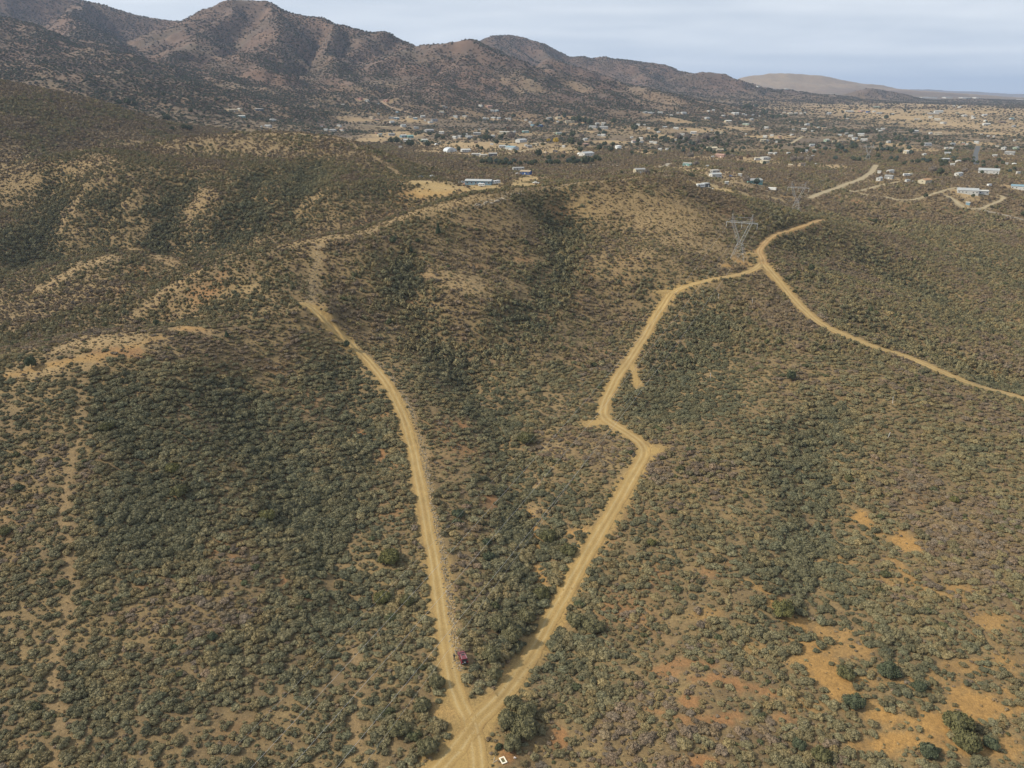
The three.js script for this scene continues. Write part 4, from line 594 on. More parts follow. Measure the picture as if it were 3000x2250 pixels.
{
  const cond = ['left', 'middle', 'right'];
  // towards the eye: each wire leaves the nearest pylon and passes low over the foreground
  const ends = [[735, -105], [850, -106], [985, -107]];
  const flip = hang(T1, -9.2, 18.8)[0] < hang(T1, 9.2, 18.8)[0] ? 1 : -1;
  [-9.2, 0, 9.2].forEach((x, k) => {
    const [u, h] = ends[k], z = h / tanOf(2250), b = [(u - 1500) / F * kOf(2250) * z, EYE + h, -z];
    for (const s of [0]) { wire(hang(T1, flip * x, 18.8), [b[0] + s, b[1], b[2]], 5.5, 0.022, `${cond[k]} conductor sweeping from the nearest pylon over the foreground brush`, 1.12); }
  });
  [[-6, 630, -98], [6, 1060, -98]].forEach(([x, u, h], k) => { const z = h / tanOf(2250), b = [(u - 1500) / F * kOf(2250) * z, EYE + h, -z]; wire(hang(T1, flip * x, 27.3), b, 4, 0.011, `thin ${k ? 'right' : 'left'} shield wire from the nearest pylon peak over the foreground`, 1.12); });
  for (const [A, B, n] of [[T1, T2, 'between the two nearer pylons'], [T2, T3, 'between the second and the far pylon']]) { [-9.2, 0, 9.2].forEach((x, k) => wire(hang(A, flip * x, 18.8), hang(B, flip * x, 18.8), 5, 0.022, `${cond[k]} conductor hanging ${n}`)); [-6, 6].forEach((x, k) => wire(hang(A, flip * x, 27.3), hang(B, flip * x, 27.3), 4, 0.014, `${k ? 'right' : 'left'} shield wire hanging ${n}`)); }
}
// wooden utility poles: [u, foot row, top row, label]
for (const [u, v0, v1, l] of [[2247, 586, 551, 'brown wooden pole at the edge of the dirt lot near the far pylon'], [2118, 534, 508, 'wooden pole beside the white house on the tan field'], [2167, 537, 514, 'wooden pole left of the bare grey tree'], [2168, 562, 535, 'wooden pole at the edge of the dirt lot'], [1304, 522, 486, 'thin pole behind the bench left of the light blue home'], [1521, 530, 509, 'thin pole at the front of the round gravel yard'], [1519, 492, 466, 'tall thin mast behind the deep blue house'], [1536, 493, 476, 'short thin mast right of the tall mast'], [1670, 481, 455, 'pale pole below the white buildings'], [1386, 522, 506, 'thin pole behind the light blue home']]) {
  const p = at(u, v0), f = -p[2] * CP - (p[1] - EYE) * SP, h = (v0 - v1) * f / F, o = thing('utility_pole', p);
  part('post', new THREE.CylinderGeometry(0.11, 0.16, h + 1, 8).translate(0, h / 2 - 0.5, 0), paintMat('N', 0.9), o); part('cross_piece', [box(1.9, 0.12, 0.1, 0, h - 0.5, 0.13)], paintMat('N', 0.9), o); for (const s of [-0.8, 0, 0.8]) part('insulator', new THREE.CylinderGeometry(0.06, 0.08, 0.22, 8).translate(s, h - 0.33, 0.13), insMat, o); tag(o, l, 'pole', 'utility poles');
}
// white marker stakes in the brush: [u, foot row, top row]
for (const [u, v0, v1, l] of [[2105, 875, 862, 'white marker stake below the bend near the pylon'], [2204, 890, 877, 'white marker stake inside the fork of the upper roads'], [2081, 1112, 1094, 'white marker stake right of the climbing road'], [2615, 1182, 1163, 'white marker stake below the right-hand road, the upper of two'], [2599, 1287, 1267, 'white leaning marker stake below the right-hand road, the lower of two'], [2353, 714, 703, 'white marker stake in the brush right of the pylon'], [234, 965, 948, 'grey marker stake in the left valley, right of two'], [87, 993, 976, 'grey marker stake in the left valley, left of two']]) {
  const p = at(u, v0), f = -p[2] * CP - (p[1] - EYE) * SP, h = Math.min(3.6, (v0 - v1) * f / F * 1.1), o = thing('marker_stake', p, 0); o.rotation.z = u === 2599 ? -0.25 : (u % 3 - 1) * 0.07; const c = paintMat(u < 300 ? 'G' : 'W', 0.5);
  part('post', new THREE.CylinderGeometry(0.07, 0.07, h + 0.4, 8).translate(0, h / 2 - 0.2, 0), c, o); part('cap', new THREE.CylinderGeometry(0.095, 0.095, 0.12, 8).translate(0, h + 0.06, 0), c, o); tag(o, l, 'stake', 'marker stakes in the brush'); SITES.push([p[0], -p[2], 0.8]);
}

// ---------------------------------------------------------------- the dark red off-roader and the person beside it
{
  const p = at(1356, 1934), o = thing('off_road_car', p, 0); const yaw = 0.30; o.rotation.y = yaw;       // nose points away, -z
  { const e = 1.2, s = top(p[0], -p[2] + e) - top(p[0], -p[2] - e); o.rotation.order = 'YXZ'; o.rotation.x = Math.atan2(s, 2 * e); o.position.y += 0.05; }
  const red = new THREE.MeshPhysicalMaterial({ color: new THREE.Color(0.125, 0.012, 0.018), roughness: 0.38, clearcoat: 0.6, clearcoatRoughness: 0.25 }), black = paintMat([0.018, 0.018, 0.02], 0.6), pale = paintMat([0.55, 0.55, 0.54], 0.5);
  const lower = new THREE.Shape(); [[-2.05, 0.42], [-2.08, 0.72], [-2.0, 0.98], [-0.75, 1.06], [1.98, 1.04], [2.04, 0.8], [2.02, 0.42]].forEach(([a, b], i) => i ? lower.lineTo(a, b) : lower.moveTo(a, b));
  part('body', new THREE.ExtrudeGeometry(lower, { depth: 1.66, bevelEnabled: true, bevelSize: 0.05, bevelThickness: 0.05, bevelSegments: 2 }).translate(0, 0, -0.83).rotateY(-Math.PI / 2), red, o);
  const cab = new THREE.Shape(); [[-0.78, 1.06], [-0.28, 1.66], [1.84, 1.68], [1.98, 1.06]].forEach(([a, b], i) => i ? cab.lineTo(a, b) : cab.moveTo(a, b));
  const cb = part('cabin', new THREE.ExtrudeGeometry(cab, { depth: 1.36, bevelEnabled: true, bevelSize: 0.06, bevelThickness: 0.08, bevelSegments: 2 }).translate(0, 0, -0.68).rotateY(-Math.PI / 2), red, o);
  part('sunroof', new RoundedBoxGeometry(0.86, 0.03, 0.62, 2, 0.012).translate(0, 1.752, 0.28), black, cb); part('sunroof_frame', [box(1.0, 0.025, 0.05, 0, 1.75, -0.07), box(1.0, 0.025, 0.05, 0, 1.75, 0.63), box(0.05, 0.025, 0.65, -0.475, 1.75, 0.28), box(0.05, 0.025, 0.65, 0.475, 1.75, 0.28)], paintMat([0.35, 0.16, 0.17], 0.5), cb);
  part('windscreen', box(1.3, 0.62, 0.03, 0, 1.37, -0.60, 0, -0.69), glassMat, cb); part('rear_window', box(1.16, 0.42, 0.03, 0, 1.40, 2.005, 0, -0.2), glassMat, cb);
  for (const s of [-1, 1]) { part('side_window', [box(0.03, 0.36, 0.85, s * 0.79, 1.38, 0.1), box(0.03, 0.36, 0.7, s * 0.79, 1.38, 0.98)], glassMat, cb); part('roof_rail', [bar([s * 0.6, 1.80, 0.6], [s * 0.6, 1.80, 1.8], 0.025), bar([s * 0.6, 1.74, 0.6], [s * 0.6, 1.80, 0.6], 0.025), bar([s * 0.6, 1.74, 1.8], [s * 0.6, 1.80, 1.8], 0.025)], pale, cb); part('mirror', new RoundedBoxGeometry(0.2, 0.17, 0.12, 2, 0.04).translate(s * 0.98, 1.2, -0.5), black, o); }
  part('rear_bumper', new RoundedBoxGeometry(1.72, 0.24, 0.2, 2, 0.05).translate(0, 0.52, 2.13), black, o); part('front_bumper', new RoundedBoxGeometry(1.72, 0.24, 0.2, 2, 0.05).translate(0, 0.52, -2.16), black, o);
  const sp = part('spare_wheel', new THREE.TorusGeometry(0.27, 0.1, 8, 20).translate(0, 0.98, 2.2), black, o); part('rim', new THREE.CylinderGeometry(0.19, 0.19, 0.12, 14).rotateX(Math.PI / 2).translate(0, 0.98, 2.2), pale, sp);
  for (const s of [-1, 1]) { part('tail_light', box(0.14, 0.3, 0.05, s * 0.78, 0.86, 2.10), paintMat([0.4, 0.02, 0.02], 0.3), o); part('headlight', new THREE.CylinderGeometry(0.11, 0.11, 0.06, 14).rotateX(Math.PI / 2).translate(s * 0.6, 0.78, -2.14), pale, o); part('fender_flare', [box(0.1, 0.07, 0.95, s * 0.91, 0.83, -1.32), box(0.1, 0.07, 0.95, s * 0.91, 0.83, 1.28)], black, o); for (const z of [-1.32, 1.28]) { const wl = part('wheel', new THREE.TorusGeometry(0.255, 0.115, 10, 22).rotateY(Math.PI / 2).translate(s * 0.80, 0.37, z), black, o); part('rim', new THREE.CylinderGeometry(0.2, 0.2, 0.15, 16).rotateZ(Math.PI / 2).translate(s * 0.82, 0.37, z), pale, wl); } }
  part('number_plate', box(0.32, 0.16, 0.02, -0.5, 0.72, 2.115), pale, o); part('grille', box(0.8, 0.26, 0.03, 0, 0.78, -2.14), black, o);
  tag(o, 'dark red off-road car parked on the verge of the left dirt road', 'car'); SITES.push([p[0], -p[2], 3.2]);
}
{
  // figure from tapered capsules joined with a smooth minimum
  const caps = (list, lo, hi, res, k, color) => {
    const size = Math.max(hi[0] - lo[0], hi[1] - lo[1], hi[2] - lo[2]), mc = new MarchingCubes(res, new THREE.MeshStandardMaterial(), false, false, 120000); mc.isolation = 0;
    const c0 = [(lo[0] + hi[0]) / 2, (lo[1] + hi[1]) / 2, (lo[2] + hi[2]) / 2], half = size / 2;
    for (let z = 0; z < res; z++) for (let y = 0; y < res; y++) for (let x = 0; x < res; x++) {
      const P = [c0[0] + (x / (res / 2) - 1) * half, c0[1] + (y / (res / 2) - 1) * half, c0[2] + (z / (res / 2) - 1) * half]; let d = 1e3;
      for (const [a, ra, b, rb] of list) { const ab = [b[0] - a[0], b[1] - a[1], b[2] - a[2]], L = ab[0] ** 2 + ab[1] ** 2 + ab[2] ** 2 || 1e-9, t = clamp(((P[0] - a[0]) * ab[0] + (P[1] - a[1]) * ab[1] + (P[2] - a[2]) * ab[2]) / L, 0, 1), e = Math.hypot(P[0] - a[0] - ab[0] * t, P[1] - a[1] - ab[1] * t, P[2] - a[2] - ab[2] * t) - lerp(ra, rb, t); const h = clamp(0.5 + 0.5 * (d - e) / k, 0, 1); d = lerp(d, e, h) - k * h * (1 - h); }
      mc.field[z * res * res + y * res + x] = -d;
    }
    mc.update(); const n = mc.count, g = new THREE.BufferGeometry(), p = new Float32Array(mc.positionArray.slice(0, n * 3)), nn = new Float32Array(mc.normalArray.slice(0, n * 3)), cl = new Float32Array(n * 3);
    for (let i = 0; i < n; i++) { for (let q = 0; q < 3; q++) p[i * 3 + q] = c0[q] + p[i * 3 + q] * half; const c = color(p[i * 3], p[i * 3 + 1], p[i * 3 + 2]); cl.set(c, i * 3); }
    g.setAttribute('position', new THREE.BufferAttribute(p, 3)); g.setAttribute('normal', new THREE.BufferAttribute(nn, 3)); g.setAttribute('color', new THREE.BufferAttribute(cl, 3)); return g;
  };
  const skin = [0.42, 0.26, 0.18], coat = [0.035, 0.04, 0.035], jean = [0.05, 0.055, 0.06], shoe = [0.05, 0.04, 0.03], body = [];
  body.push([[0, 0.98, 0], 0.15, [0, 1.28, 0.01], 0.165], [[-0.13, 1.40, 0], 0.085, [0.13, 1.40, 0], 0.085], [[0, 1.28, 0], 0.16, [0, 1.42, 0], 0.1], [[0, 1.42, 0], 0.062, [0, 1.54, -0.01], 0.056]);
  for (const s of [-1, 1]) { body.push([[s * 0.095, 0.95, 0], 0.105, [s * 0.115, 0.5, -0.02], 0.068], [[s * 0.115, 0.5, -0.02], 0.066, [s * 0.12, 0.09, 0.02], 0.046], [[s * 0.12, 0.05, 0.05], 0.05, [s * 0.135, 0.045, -0.15], 0.042], [[s * 0.19, 1.4, 0], 0.066, [s * 0.26, 1.12, 0.03], 0.05], [[s * 0.26, 1.12, 0.03], 0.048, [s * 0.25, 0.88, -0.06], 0.034]); }
  const bodyG = caps(body, [-0.4, -0.02, -0.3], [0.4, 1.62, 0.3], 100, 0.045, (x, y) => y > 1.49 ? skin : y > 0.92 || Math.abs(x) > 0.21 ? coat : y > 0.1 ? jean : shoe);
  const head = [[[0, 1.66, 0.01], 0.088, [0, 1.63, -0.02], 0.08], [[0, 1.575, -0.045], 0.05, [0, 1.60, -0.03], 0.06], [[0, 1.63, -0.105], 0.014, [0, 1.605, -0.118], 0.017], [[-0.09, 1.62, 0], 0.018, [-0.09, 1.65, 0.01], 0.02], [[0.09, 1.62, 0], 0.018, [0.09, 1.65, 0.01], 0.02], [[-0.03, 1.575, -0.097], 0.009, [0.03, 1.575, -0.097], 0.009]];
  const headG = caps(head, [-0.13, 1.5, -0.15], [0.13, 1.78, 0.13], 60, 0.02, (x, y, z) => Math.hypot(Math.abs(x) - 0.032, y - 1.645, z + 0.098) < 0.013 ? [0.03, 0.02, 0.02] : skin);
  const hands = [-1, 1].map(s => { const b = [s * 0.25, 0.86, -0.065], L = [[[b[0], b[1], b[2]], 0.03, [b[0], b[1] - 0.07, b[2] - 0.012], 0.034]]; const len = [0.062, 0.074, 0.07, 0.054]; for (let q = 0; q < 4; q++) { const z0 = b[2] - 0.042 + q * 0.021, m = [b[0] - s * 0.008, b[1] - 0.085 - len[q] * 0.55, z0 - 0.008], e = [b[0] - s * 0.026, b[1] - 0.085 - len[q], z0 - 0.004]; L.push([[b[0], b[1] - 0.08, z0], 0.0095, m, 0.0085], [m, 0.0085, e, 0.0075]); } L.push([[b[0], b[1] - 0.02, b[2] - 0.03], 0.012, [b[0] - s * 0.012, b[1] - 0.06, b[2] - 0.065], 0.010], [[b[0] - s * 0.012, b[1] - 0.06, b[2] - 0.065], 0.010, [b[0] - s * 0.016, b[1] - 0.092, b[2] - 0.07], 0.008]); return caps(L, [b[0] - 0.1, b[1] - 0.19, b[2] - 0.11], [b[0] + 0.1, b[1] + 0.04, b[2] + 0.09], 64, 0.006, () => skin); });
  const p = at(1331, 1932), o = thing('person', p, 2.6); o.scale.setScalar(1.02); o.position.y += 0.05;
  part('body', mergeGeometries([bodyG, headG, ...hands]), new THREE.MeshStandardMaterial({ vertexColors: true, roughness: 0.85 }), o);
  const hat = part('cap', new THREE.SphereGeometry(0.099, 18, 10, 0, 6.3, 0, 1.5).translate(0, 1.665, 0.008), paintMat([0.04, 0.04, 0.045], 0.8), o); part('brim', new THREE.CylinderGeometry(0.075, 0.075, 0.012, 16).scale(1, 1, 1.1).translate(0, 1.668, -0.085), paintMat([0.04, 0.04, 0.045], 0.8), hat);
  part('hair', new THREE.SphereGeometry(0.096, 14, 8, 0, 6.3, 1.3, 0.6).translate(0, 1.655, 0.018), paintMat([0.03, 0.022, 0.016], 0.9), o);
  tag(o, 'person in dark clothes standing on the road left of the red car', 'person'); SITES.push([p[0], -p[2], 1.2]);
}
// things lying by the fork
{
  let p = at(1474, 2228), o = thing('cream_panel', p, 0.45); const m = paintMat([0.70, 0.66, 0.55], 0.7); const w = 0.95, d = 1.75;
  for (const s of [-1, 1]) { part('side_rail', new RoundedBoxGeometry(0.24, 0.16, d, 2, 0.03).translate(s * (w / 2), 0.08, 0), m, o); part('end_rail', new RoundedBoxGeometry(w - 0.24, 0.155, 0.3, 2, 0.03).translate(0, 0.08, s * (d / 2 - 0.15)), m, o); }
  part('inner_panel', box(w - 0.24, 0.04, d - 0.6, 0, 0.03, 0), paintMat([0.10, 0.09, 0.04], 0.9), o); tag(o, 'cream rectangular frame lying on the dirt below the fork', 'frame'); SITES.push([p[0], -p[2], 2.2]);
  p = at(1509, 2222); o = thing('white_bucket', p); part('side', new THREE.CylinderGeometry(0.2, 0.16, 0.42, 16).rotateZ(1.2).translate(0, 0.2, 0), paintMat([0.66, 0.58, 0.54], 0.6), o); part('rim', new THREE.TorusGeometry(0.2, 0.02, 6, 18).rotateY(Math.PI / 2).rotateZ(1.2 - Math.PI / 2).translate(-0.2, 0.275, 0), paintMat([0.66, 0.58, 0.54], 0.6), o); tag(o, 'small whitish bucket lying right of the cream frame', 'bucket'); SITES.push([p[0], -p[2], 1.2]);
  for (const [u, v, a, L, l] of [[1448, 2224, 0.15, 0.9, 'pale bare stick left of the cream frame, the upper of two'], [1451, 2231, 0.9, 1.2, 'pale bare stick left of the cream frame, the lower of two']]) { const q = at(u, v), s = new THREE.Mesh(bar([-Math.sin(a) * L / 2, 0.05, L / 2 * Math.cos(a)], [Math.sin(a) * L / 2, 0.07, -L / 2 * Math.cos(a)], 0.05, 7), paintMat([0.45, 0.42, 0.36], 0.9)); s.name = numbered('stick'); s.position.set(...q); tag(s, l, 'stick', 'sticks by the fork'); scene.add(s); }
}

// ---------------------------------------------------------------- shrubs
// a crown of several rounded lobes covered in small leaf clumps, about 1 m in radius and 1 m high
function crown(seed, { lobes = 5, leaves = 120, leaf = 0.16, core = 1, tall = 0.9, spread = 0.62, lift = 0.45, ragged = 0.25 }) {
  const r = rng(seed), L = [], parts = [];
  for (let k = 0; k < lobes; k++) { const a = k / lobes * 6.283 + r(), d = k ? spread * (0.55 + 0.45 * r()) : 0.1; const s = (k ? 0.24 + 0.28 * r() : 0.5); L.push([Math.cos(a) * d, (lift + (k ? 0.12 * r() - 0.08 : 0.12)) * tall, Math.sin(a) * d, s, s * (0.8 + 0.25 * r()) * tall]); }
  const tone = () => 0.78 + 0.44 * r();
  const paint = (g, t) => { const n = g.attributes.position.count, c = new Float32Array(n * 3); for (let i = 0; i < n; i++) { c[i * 3] = t * 1.02; c[i * 3 + 1] = t; c[i * 3 + 2] = t * 0.97; } g.setAttribute('color', new THREE.BufferAttribute(c, 3)); return g; };
  for (const l of L) {
    let g = new THREE.IcosahedronGeometry(1, core); g.deleteAttribute('uv'); g.deleteAttribute('normal'); g = mergeVertices(g, 1e-3);
    const p = g.attributes.position;
    for (let i = 0; i < p.count; i++) { const q = 0.86 + ragged * (r() - 0.5); p.setXYZ(i, l[0] + p.getX(i) * l[3] * q, Math.max(0.02, l[1] + p.getY(i) * l[4] * q), l[2] + p.getZ(i) * l[3] * q); }
    g = g.toNonIndexed(); g.computeVertexNormals(); parts.push(paint(g, 0.9));
  }
  const pos = [], col = [];
  for (let k = 0; k < leaves; k++) {
    const l = L[k % L.length], a = r() * 6.283, y = -0.25 + 1.25 * r(), s = Math.sqrt(Math.max(0, 1 - y * y));
    const n = new THREE.Vector3(Math.cos(a) * s, y, Math.sin(a) * s), c = new THREE.Vector3(l[0] + n.x * l[3] * (0.92 + 0.2 * r()), Math.max(0.04, l[1] + n.y * l[4] * (0.92 + 0.2 * r())), l[2] + n.z * l[3] * (0.92 + 0.2 * r()));
    const ax = new THREE.Vector3(r() - 0.5, r() - 0.5, r() - 0.5).normalize(), t = new THREE.Vector3().crossVectors(n, ax).normalize(), b = new THREE.Vector3().crossVectors(n, t).addScaledVector(n, 0.5 * (r() - 0.3)).normalize(), z = leaf * (0.6 + 0.8 * r()), w = tone();
    const P = [[-0.5, -0.6], [0.6, -0.3], [0.1, 0.8]].map(([i, j]) => c.clone().addScaledVector(t, i * z * 1.3).addScaledVector(b, j * z * 1.3));
    for (const q of P) { pos.push(q.x, q.y, q.z); col.push(w * 1.02, w, w * 0.95); }
    const Q = [c.clone().addScaledVector(t, z * 0.7), c.clone().addScaledVector(n, z * 0.9).addScaledVector(b, z * 0.4), c.clone().addScaledVector(t, -z * 0.6)];
    for (const q of Q) { pos.push(q.x, q.y, q.z); col.push(w, w, w * 0.95); }
  }
  if (leaves) { const g = new THREE.BufferGeometry(); g.setAttribute('position', new THREE.Float32BufferAttribute(pos, 3)); g.setAttribute('color', new THREE.Float32BufferAttribute(col, 3)); g.computeVertexNormals(); parts.push(g); }
  return mergeGeometries(parts);
}
const NEAR = [0, 1, 2, 3, 4, 5, 6, 7].map(k => crown(100 + k * 7, { lobes: 6 + (k * 3) % 8, leaves: 420, leaf: 0.125, core: 1, ragged: 0.5, spread: 0.74 }));
const MID = [0, 1, 2, 3].map(k => crown(200 + k * 7, { lobes: 4 + k % 2, leaves: 70, leaf: 0.22, core: 0, ragged: 0.4 }));
const FARS = [0, 1, 2].map(k => crown(300 + k * 7, { lobes: 3, leaves: 16, leaf: 0.34, core: 0, ragged: 0.5 }));
const TUFT = [0, 1].map(k => crown(400 + k * 7, { lobes: 2, leaves: 40, leaf: 0.3, core: 0, ragged: 0.6, tall: 0.8 }));
const leafMat = new THREE.MeshStandardMaterial({ vertexColors: true, roughness: 0.95 });
// tones of the brush: grey-green oak scrub, olive, dormant purplish brown, dark evergreen
const TONES = [[0.174, 0.156, 0.088], [0.126, 0.121, 0.070], [0.200, 0.166, 0.086], [0.188, 0.146, 0.090], [0.178, 0.138, 0.098], [0.080, 0.087, 0.040], [0.150, 0.136, 0.050]];
function cover(x, z) {                                            // how closely brush stands here, 0..1
  masks(x, z);
  const hill = z > 330, n = (hill ? 0.2 : 0.5) * noise(x / 38, z / 38, 141) + (hill ? 0.35 : 0.45) * noise(x / 13, z / 13, 142) + (hill ? 0.45 : 0.3) * noise(x / 5.5, z / 5.5, 143);
  let c = 0.80 + (hill ? 0.7 : 0.62) * n;
  const bare = Math.max(M.sand, M.red * 0.9, M.track * 0.9, M.pad, M.bank, M.field * 0.86, M.stone * 0.92);
  c += M.thick * 0.30 + 0.03; c *= 1 - bare; c -= M.grass * 0.7;
  return c;
}
const bins = new Map();
function addCopy(key, x, y, z, rx, ry, turn, tone, rz = rx) { if (!bins.has(key)) bins.set(key, []); bins.get(key).push(x, y, z, rx, ry, rz, turn, tone[0], tone[1], tone[2]); }

// ---------------------------------------------------------------- evergreen bushes and trees that stand out
const barkMat = paintMat([0.085, 0.065, 0.05], 0.95);
const CROWN = {
  round: [0, 1, 2].map(k => crown(500 + k * 9, { lobes: 8, leaves: 420, leaf: 0.13, core: 1, ragged: 0.35, tall: 1, spread: 0.6, lift: 0.55 })),
  bush: [0, 1, 2].map(k => crown(540 + k * 9, { lobes: 10, leaves: 1000, leaf: 0.085, core: 1, ragged: 0.45, spread: 0.7 })),
  bare: [0, 1].map(k => crown(580 + k * 9, { lobes: 9, leaves: 520, leaf: 0.10, core: 0, ragged: 0.9, spread: 0.7, lift: 0.6 })),
  cone: [0, 1].map(k => { const r = rng(600 + k), parts = []; for (let n = 0; n < 6; n++) { const y = n / 6, g = crown(620 + k * 40 + n, { lobes: 5, leaves: 110, leaf: 0.2, core: 0, ragged: 0.45 }), s = (1 - y) * 0.85 + 0.15; g.scale(s, 0.42, s); g.rotateY(r() * 6); g.translate((r() - 0.5) * 0.1, y * 0.95, (r() - 0.5) * 0.1); parts.push(g); } return mergeGeometries(parts); }),
};
const treeMats = { dark: [0.066, 0.080, 0.045], pine: [0.060, 0.082, 0.048], olive: [0.100, 0.098, 0.042], bright: [0.115, 0.112, 0.040], grey: [0.200, 0.172, 0.148], yellow: [0.42, 0.30, 0.045], blue: [0.062, 0.088, 0.072], brown: [0.17, 0.115, 0.075], scrub: [0.134, 0.126, 0.066] };
for (const k in treeMats) { const c = treeMats[k]; treeMats[k] = new THREE.MeshStandardMaterial({ vertexColors: true, roughness: 0.95, color: new THREE.Color(c[0], c[1], c[2]) }); }
function plant(name, u, v, wpx, tall, form, tint, label, category, group, p = at(u, v)) {
  const f = -p[2] * CP - (p[1] - EYE) * SP, r = wpx / 2 * f / F, h = r * tall, o = thing(name, p, (u * 7 + v) % 6);
  const g = CROWN[form], c = part('crown', g[(u | 0) % g.length], treeMats[tint], o); c.scale.set(r, h * (form === 'bush' ? 1 : 0.86), r); c.position.y = form === 'bush' ? -0.05 : h * 0.12;
  part('trunk', new THREE.CylinderGeometry(r * 0.05, r * 0.09, h * 0.6, 7).translate(0, h * 0.22, 0), barkMat, o); tag(o, label, category, group); SITES.push([p[0], -p[2], r * 0.8]); return o;
}
for (const [u, v, w, t, form, c, l] of [
  [1284, 690, 20, 3.2, 'cone', 'pine', 'slender dark conifer on the upper face of the main hill'], [665, 990, 18, 2.2, 'cone', 'pine', 'small dark conifer on the brow of the left knoll'], [458, 955, 18, 2.0, 'round', 'dark', 'dark juniper just behind the bare left knoll'], [94, 1078, 36, 1.8, 'round', 'dark', 'large dark juniper on the bare left knoll near the left edge'], [1016, 1020, 20, 2.2, 'round', 'dark', 'dark juniper on the left edge of the left road'], [1409, 802, 11, 2, 'round', 'dark', 'tiny dark juniper on the tan slope of the main hill'], [2314, 1116, 30, 1.9, 'round', 'dark', 'lone round dark juniper on the right slope below the upper fork'], [2376, 795, 20, 2.0, 'round', 'dark', 'dark juniper right of the upper road junction'], [1151, 716, 24, 1.8, 'round', 'dark', 'dark juniper left of the slender conifer, the farther one'], [1223, 712, 14, 1.9, 'round', 'dark', 'small dark juniper left of the slender conifer, the nearer one'], [1204, 740, 14, 2.2, 'cone', 'pine', 'small dark conifer below and left of the slender conifer'], [2283, 1010, 16, 1.8, 'round', 'olive', 'small olive tree below the right-hand road'],
]) plant(form === 'cone' ? 'conifer_tree' : 'juniper_tree', u, v, w, t, form, c, l, 'tree', 'lone trees on the hills');
for (const [u, v, w, c, l] of [
  [2295, 1800, 72, 'bright', 'bright olive bush at the head of the sandy wash'], [2475, 1984, 52, 'olive', 'dark olive bush right of the sandy wash'], [2603, 1978, 64, 'dark', 'dark green bush right of the sandy wash, the larger'], [2690, 2020, 44, 'dark', 'dark green bush above the sandy clearing'], [2499, 2066, 62, 'dark', 'dark green bush below the end of the sandy wash'], [2800, 2130, 90, 'olive', 'broad dark green bush in the sandy clearing, the largest'], [2830, 2192, 84, 'olive', 'dark olive bush at the bottom of the sandy clearing'], [2340, 2188, 44, 'dark', 'small dark green bush left of the sandy clearing'], [2405, 2220, 58, 'olive', 'dark olive bush at the bottom edge left of the clearing'], [2722, 2212, 62, 'dark', 'dark green bush at the bottom edge of the sandy clearing'], [2901, 2188, 48, 'dark', 'round dark green bush right of the sandy clearing'], [2797, 1470, 30, 'bright', 'small olive bush on the far right slope'], [2488, 1408, 30, 'olive', 'small olive bush above the sandy openings'],
  [315, 1260, 42, 'olive', 'olive bush on the upper left slope'], [509, 1380, 44, 'bright', 'olive bush in the middle of the left slope'], [523, 1450, 56, 'olive', 'wide olive bush below the other on the left slope'], [783, 1520, 48, 'bright', 'bright olive bush left of the left road'], [340, 1765, 30, 'dark', 'small dark bush low on the left slope'], [624, 1870, 32, 'dark', 'small dark bush left of the wires'], [14, 1565, 36, 'olive', 'olive bush cut by the left edge'],
  [1423, 1594, 32, 'dark', 'small dark bush between the roads under the wires'], [1603, 1582, 58, 'olive', 'dark olive bush beside the wash between the roads'], [1589, 1750, 52, 'olive', 'dark olive bush at the left edge of the right road'], [1343, 1512, 38, 'dark', 'small dark bush right of the left road'], [1540, 1298, 56, 'olive', 'olive bush in the draw between the roads'], [1430, 1636, 36, 'dark', 'small dark bush just below the one under the wires'], [1665, 1624, 52, 'olive', 'dark olive bush left of the straight right road'], [1908, 1594, 30, 'bright', 'small bright green bush right of the right road'], [1118, 1762, 54, 'bright', 'bright olive bush left of the left road, lower of three'], [1194, 1768, 44, 'olive', 'olive bush on the verge of the left road'], [1139, 1646, 64, 'bright', 'bright olive bush left of the left road, upper of three'],
]) plant('evergreen_bush', u, v, w, 1.25, 'bush', c, l, 'bush', 'evergreen bushes among the brush');
// big oak scrub by the fork
for (const [u, v, w, c] of [[1505, 2070, 55], [1545, 2100, 70], [1490, 2120, 65], [1535, 2150, 80], [1500, 2190, 60], [1440, 1930, 60], [1450, 1985, 50], [1500, 1870, 66], [1540, 1820, 60], [1460, 1840, 60], [1690, 1830, 60], [1740, 1850, 60], [1240, 2080, 60], [1280, 2010, 50], [1170, 2150, 64], [1250, 2200, 64]]) plant('scrub_oak', u, v, w, 1.35, 'bush', 'scrub', `large dark grey-green scrub oak ${u < 1330 ? 'left of the fork' : v > 2020 ? 'right of the fork' : u > 1600 ? 'right of the right road' : 'between the two roads above the fork'}`, 'shrub', `large scrub oaks ${u < 1330 ? 'left of the fork' : v > 2020 ? 'right of the fork' : u > 1600 ? 'right of the right road' : 'between the roads'}`);
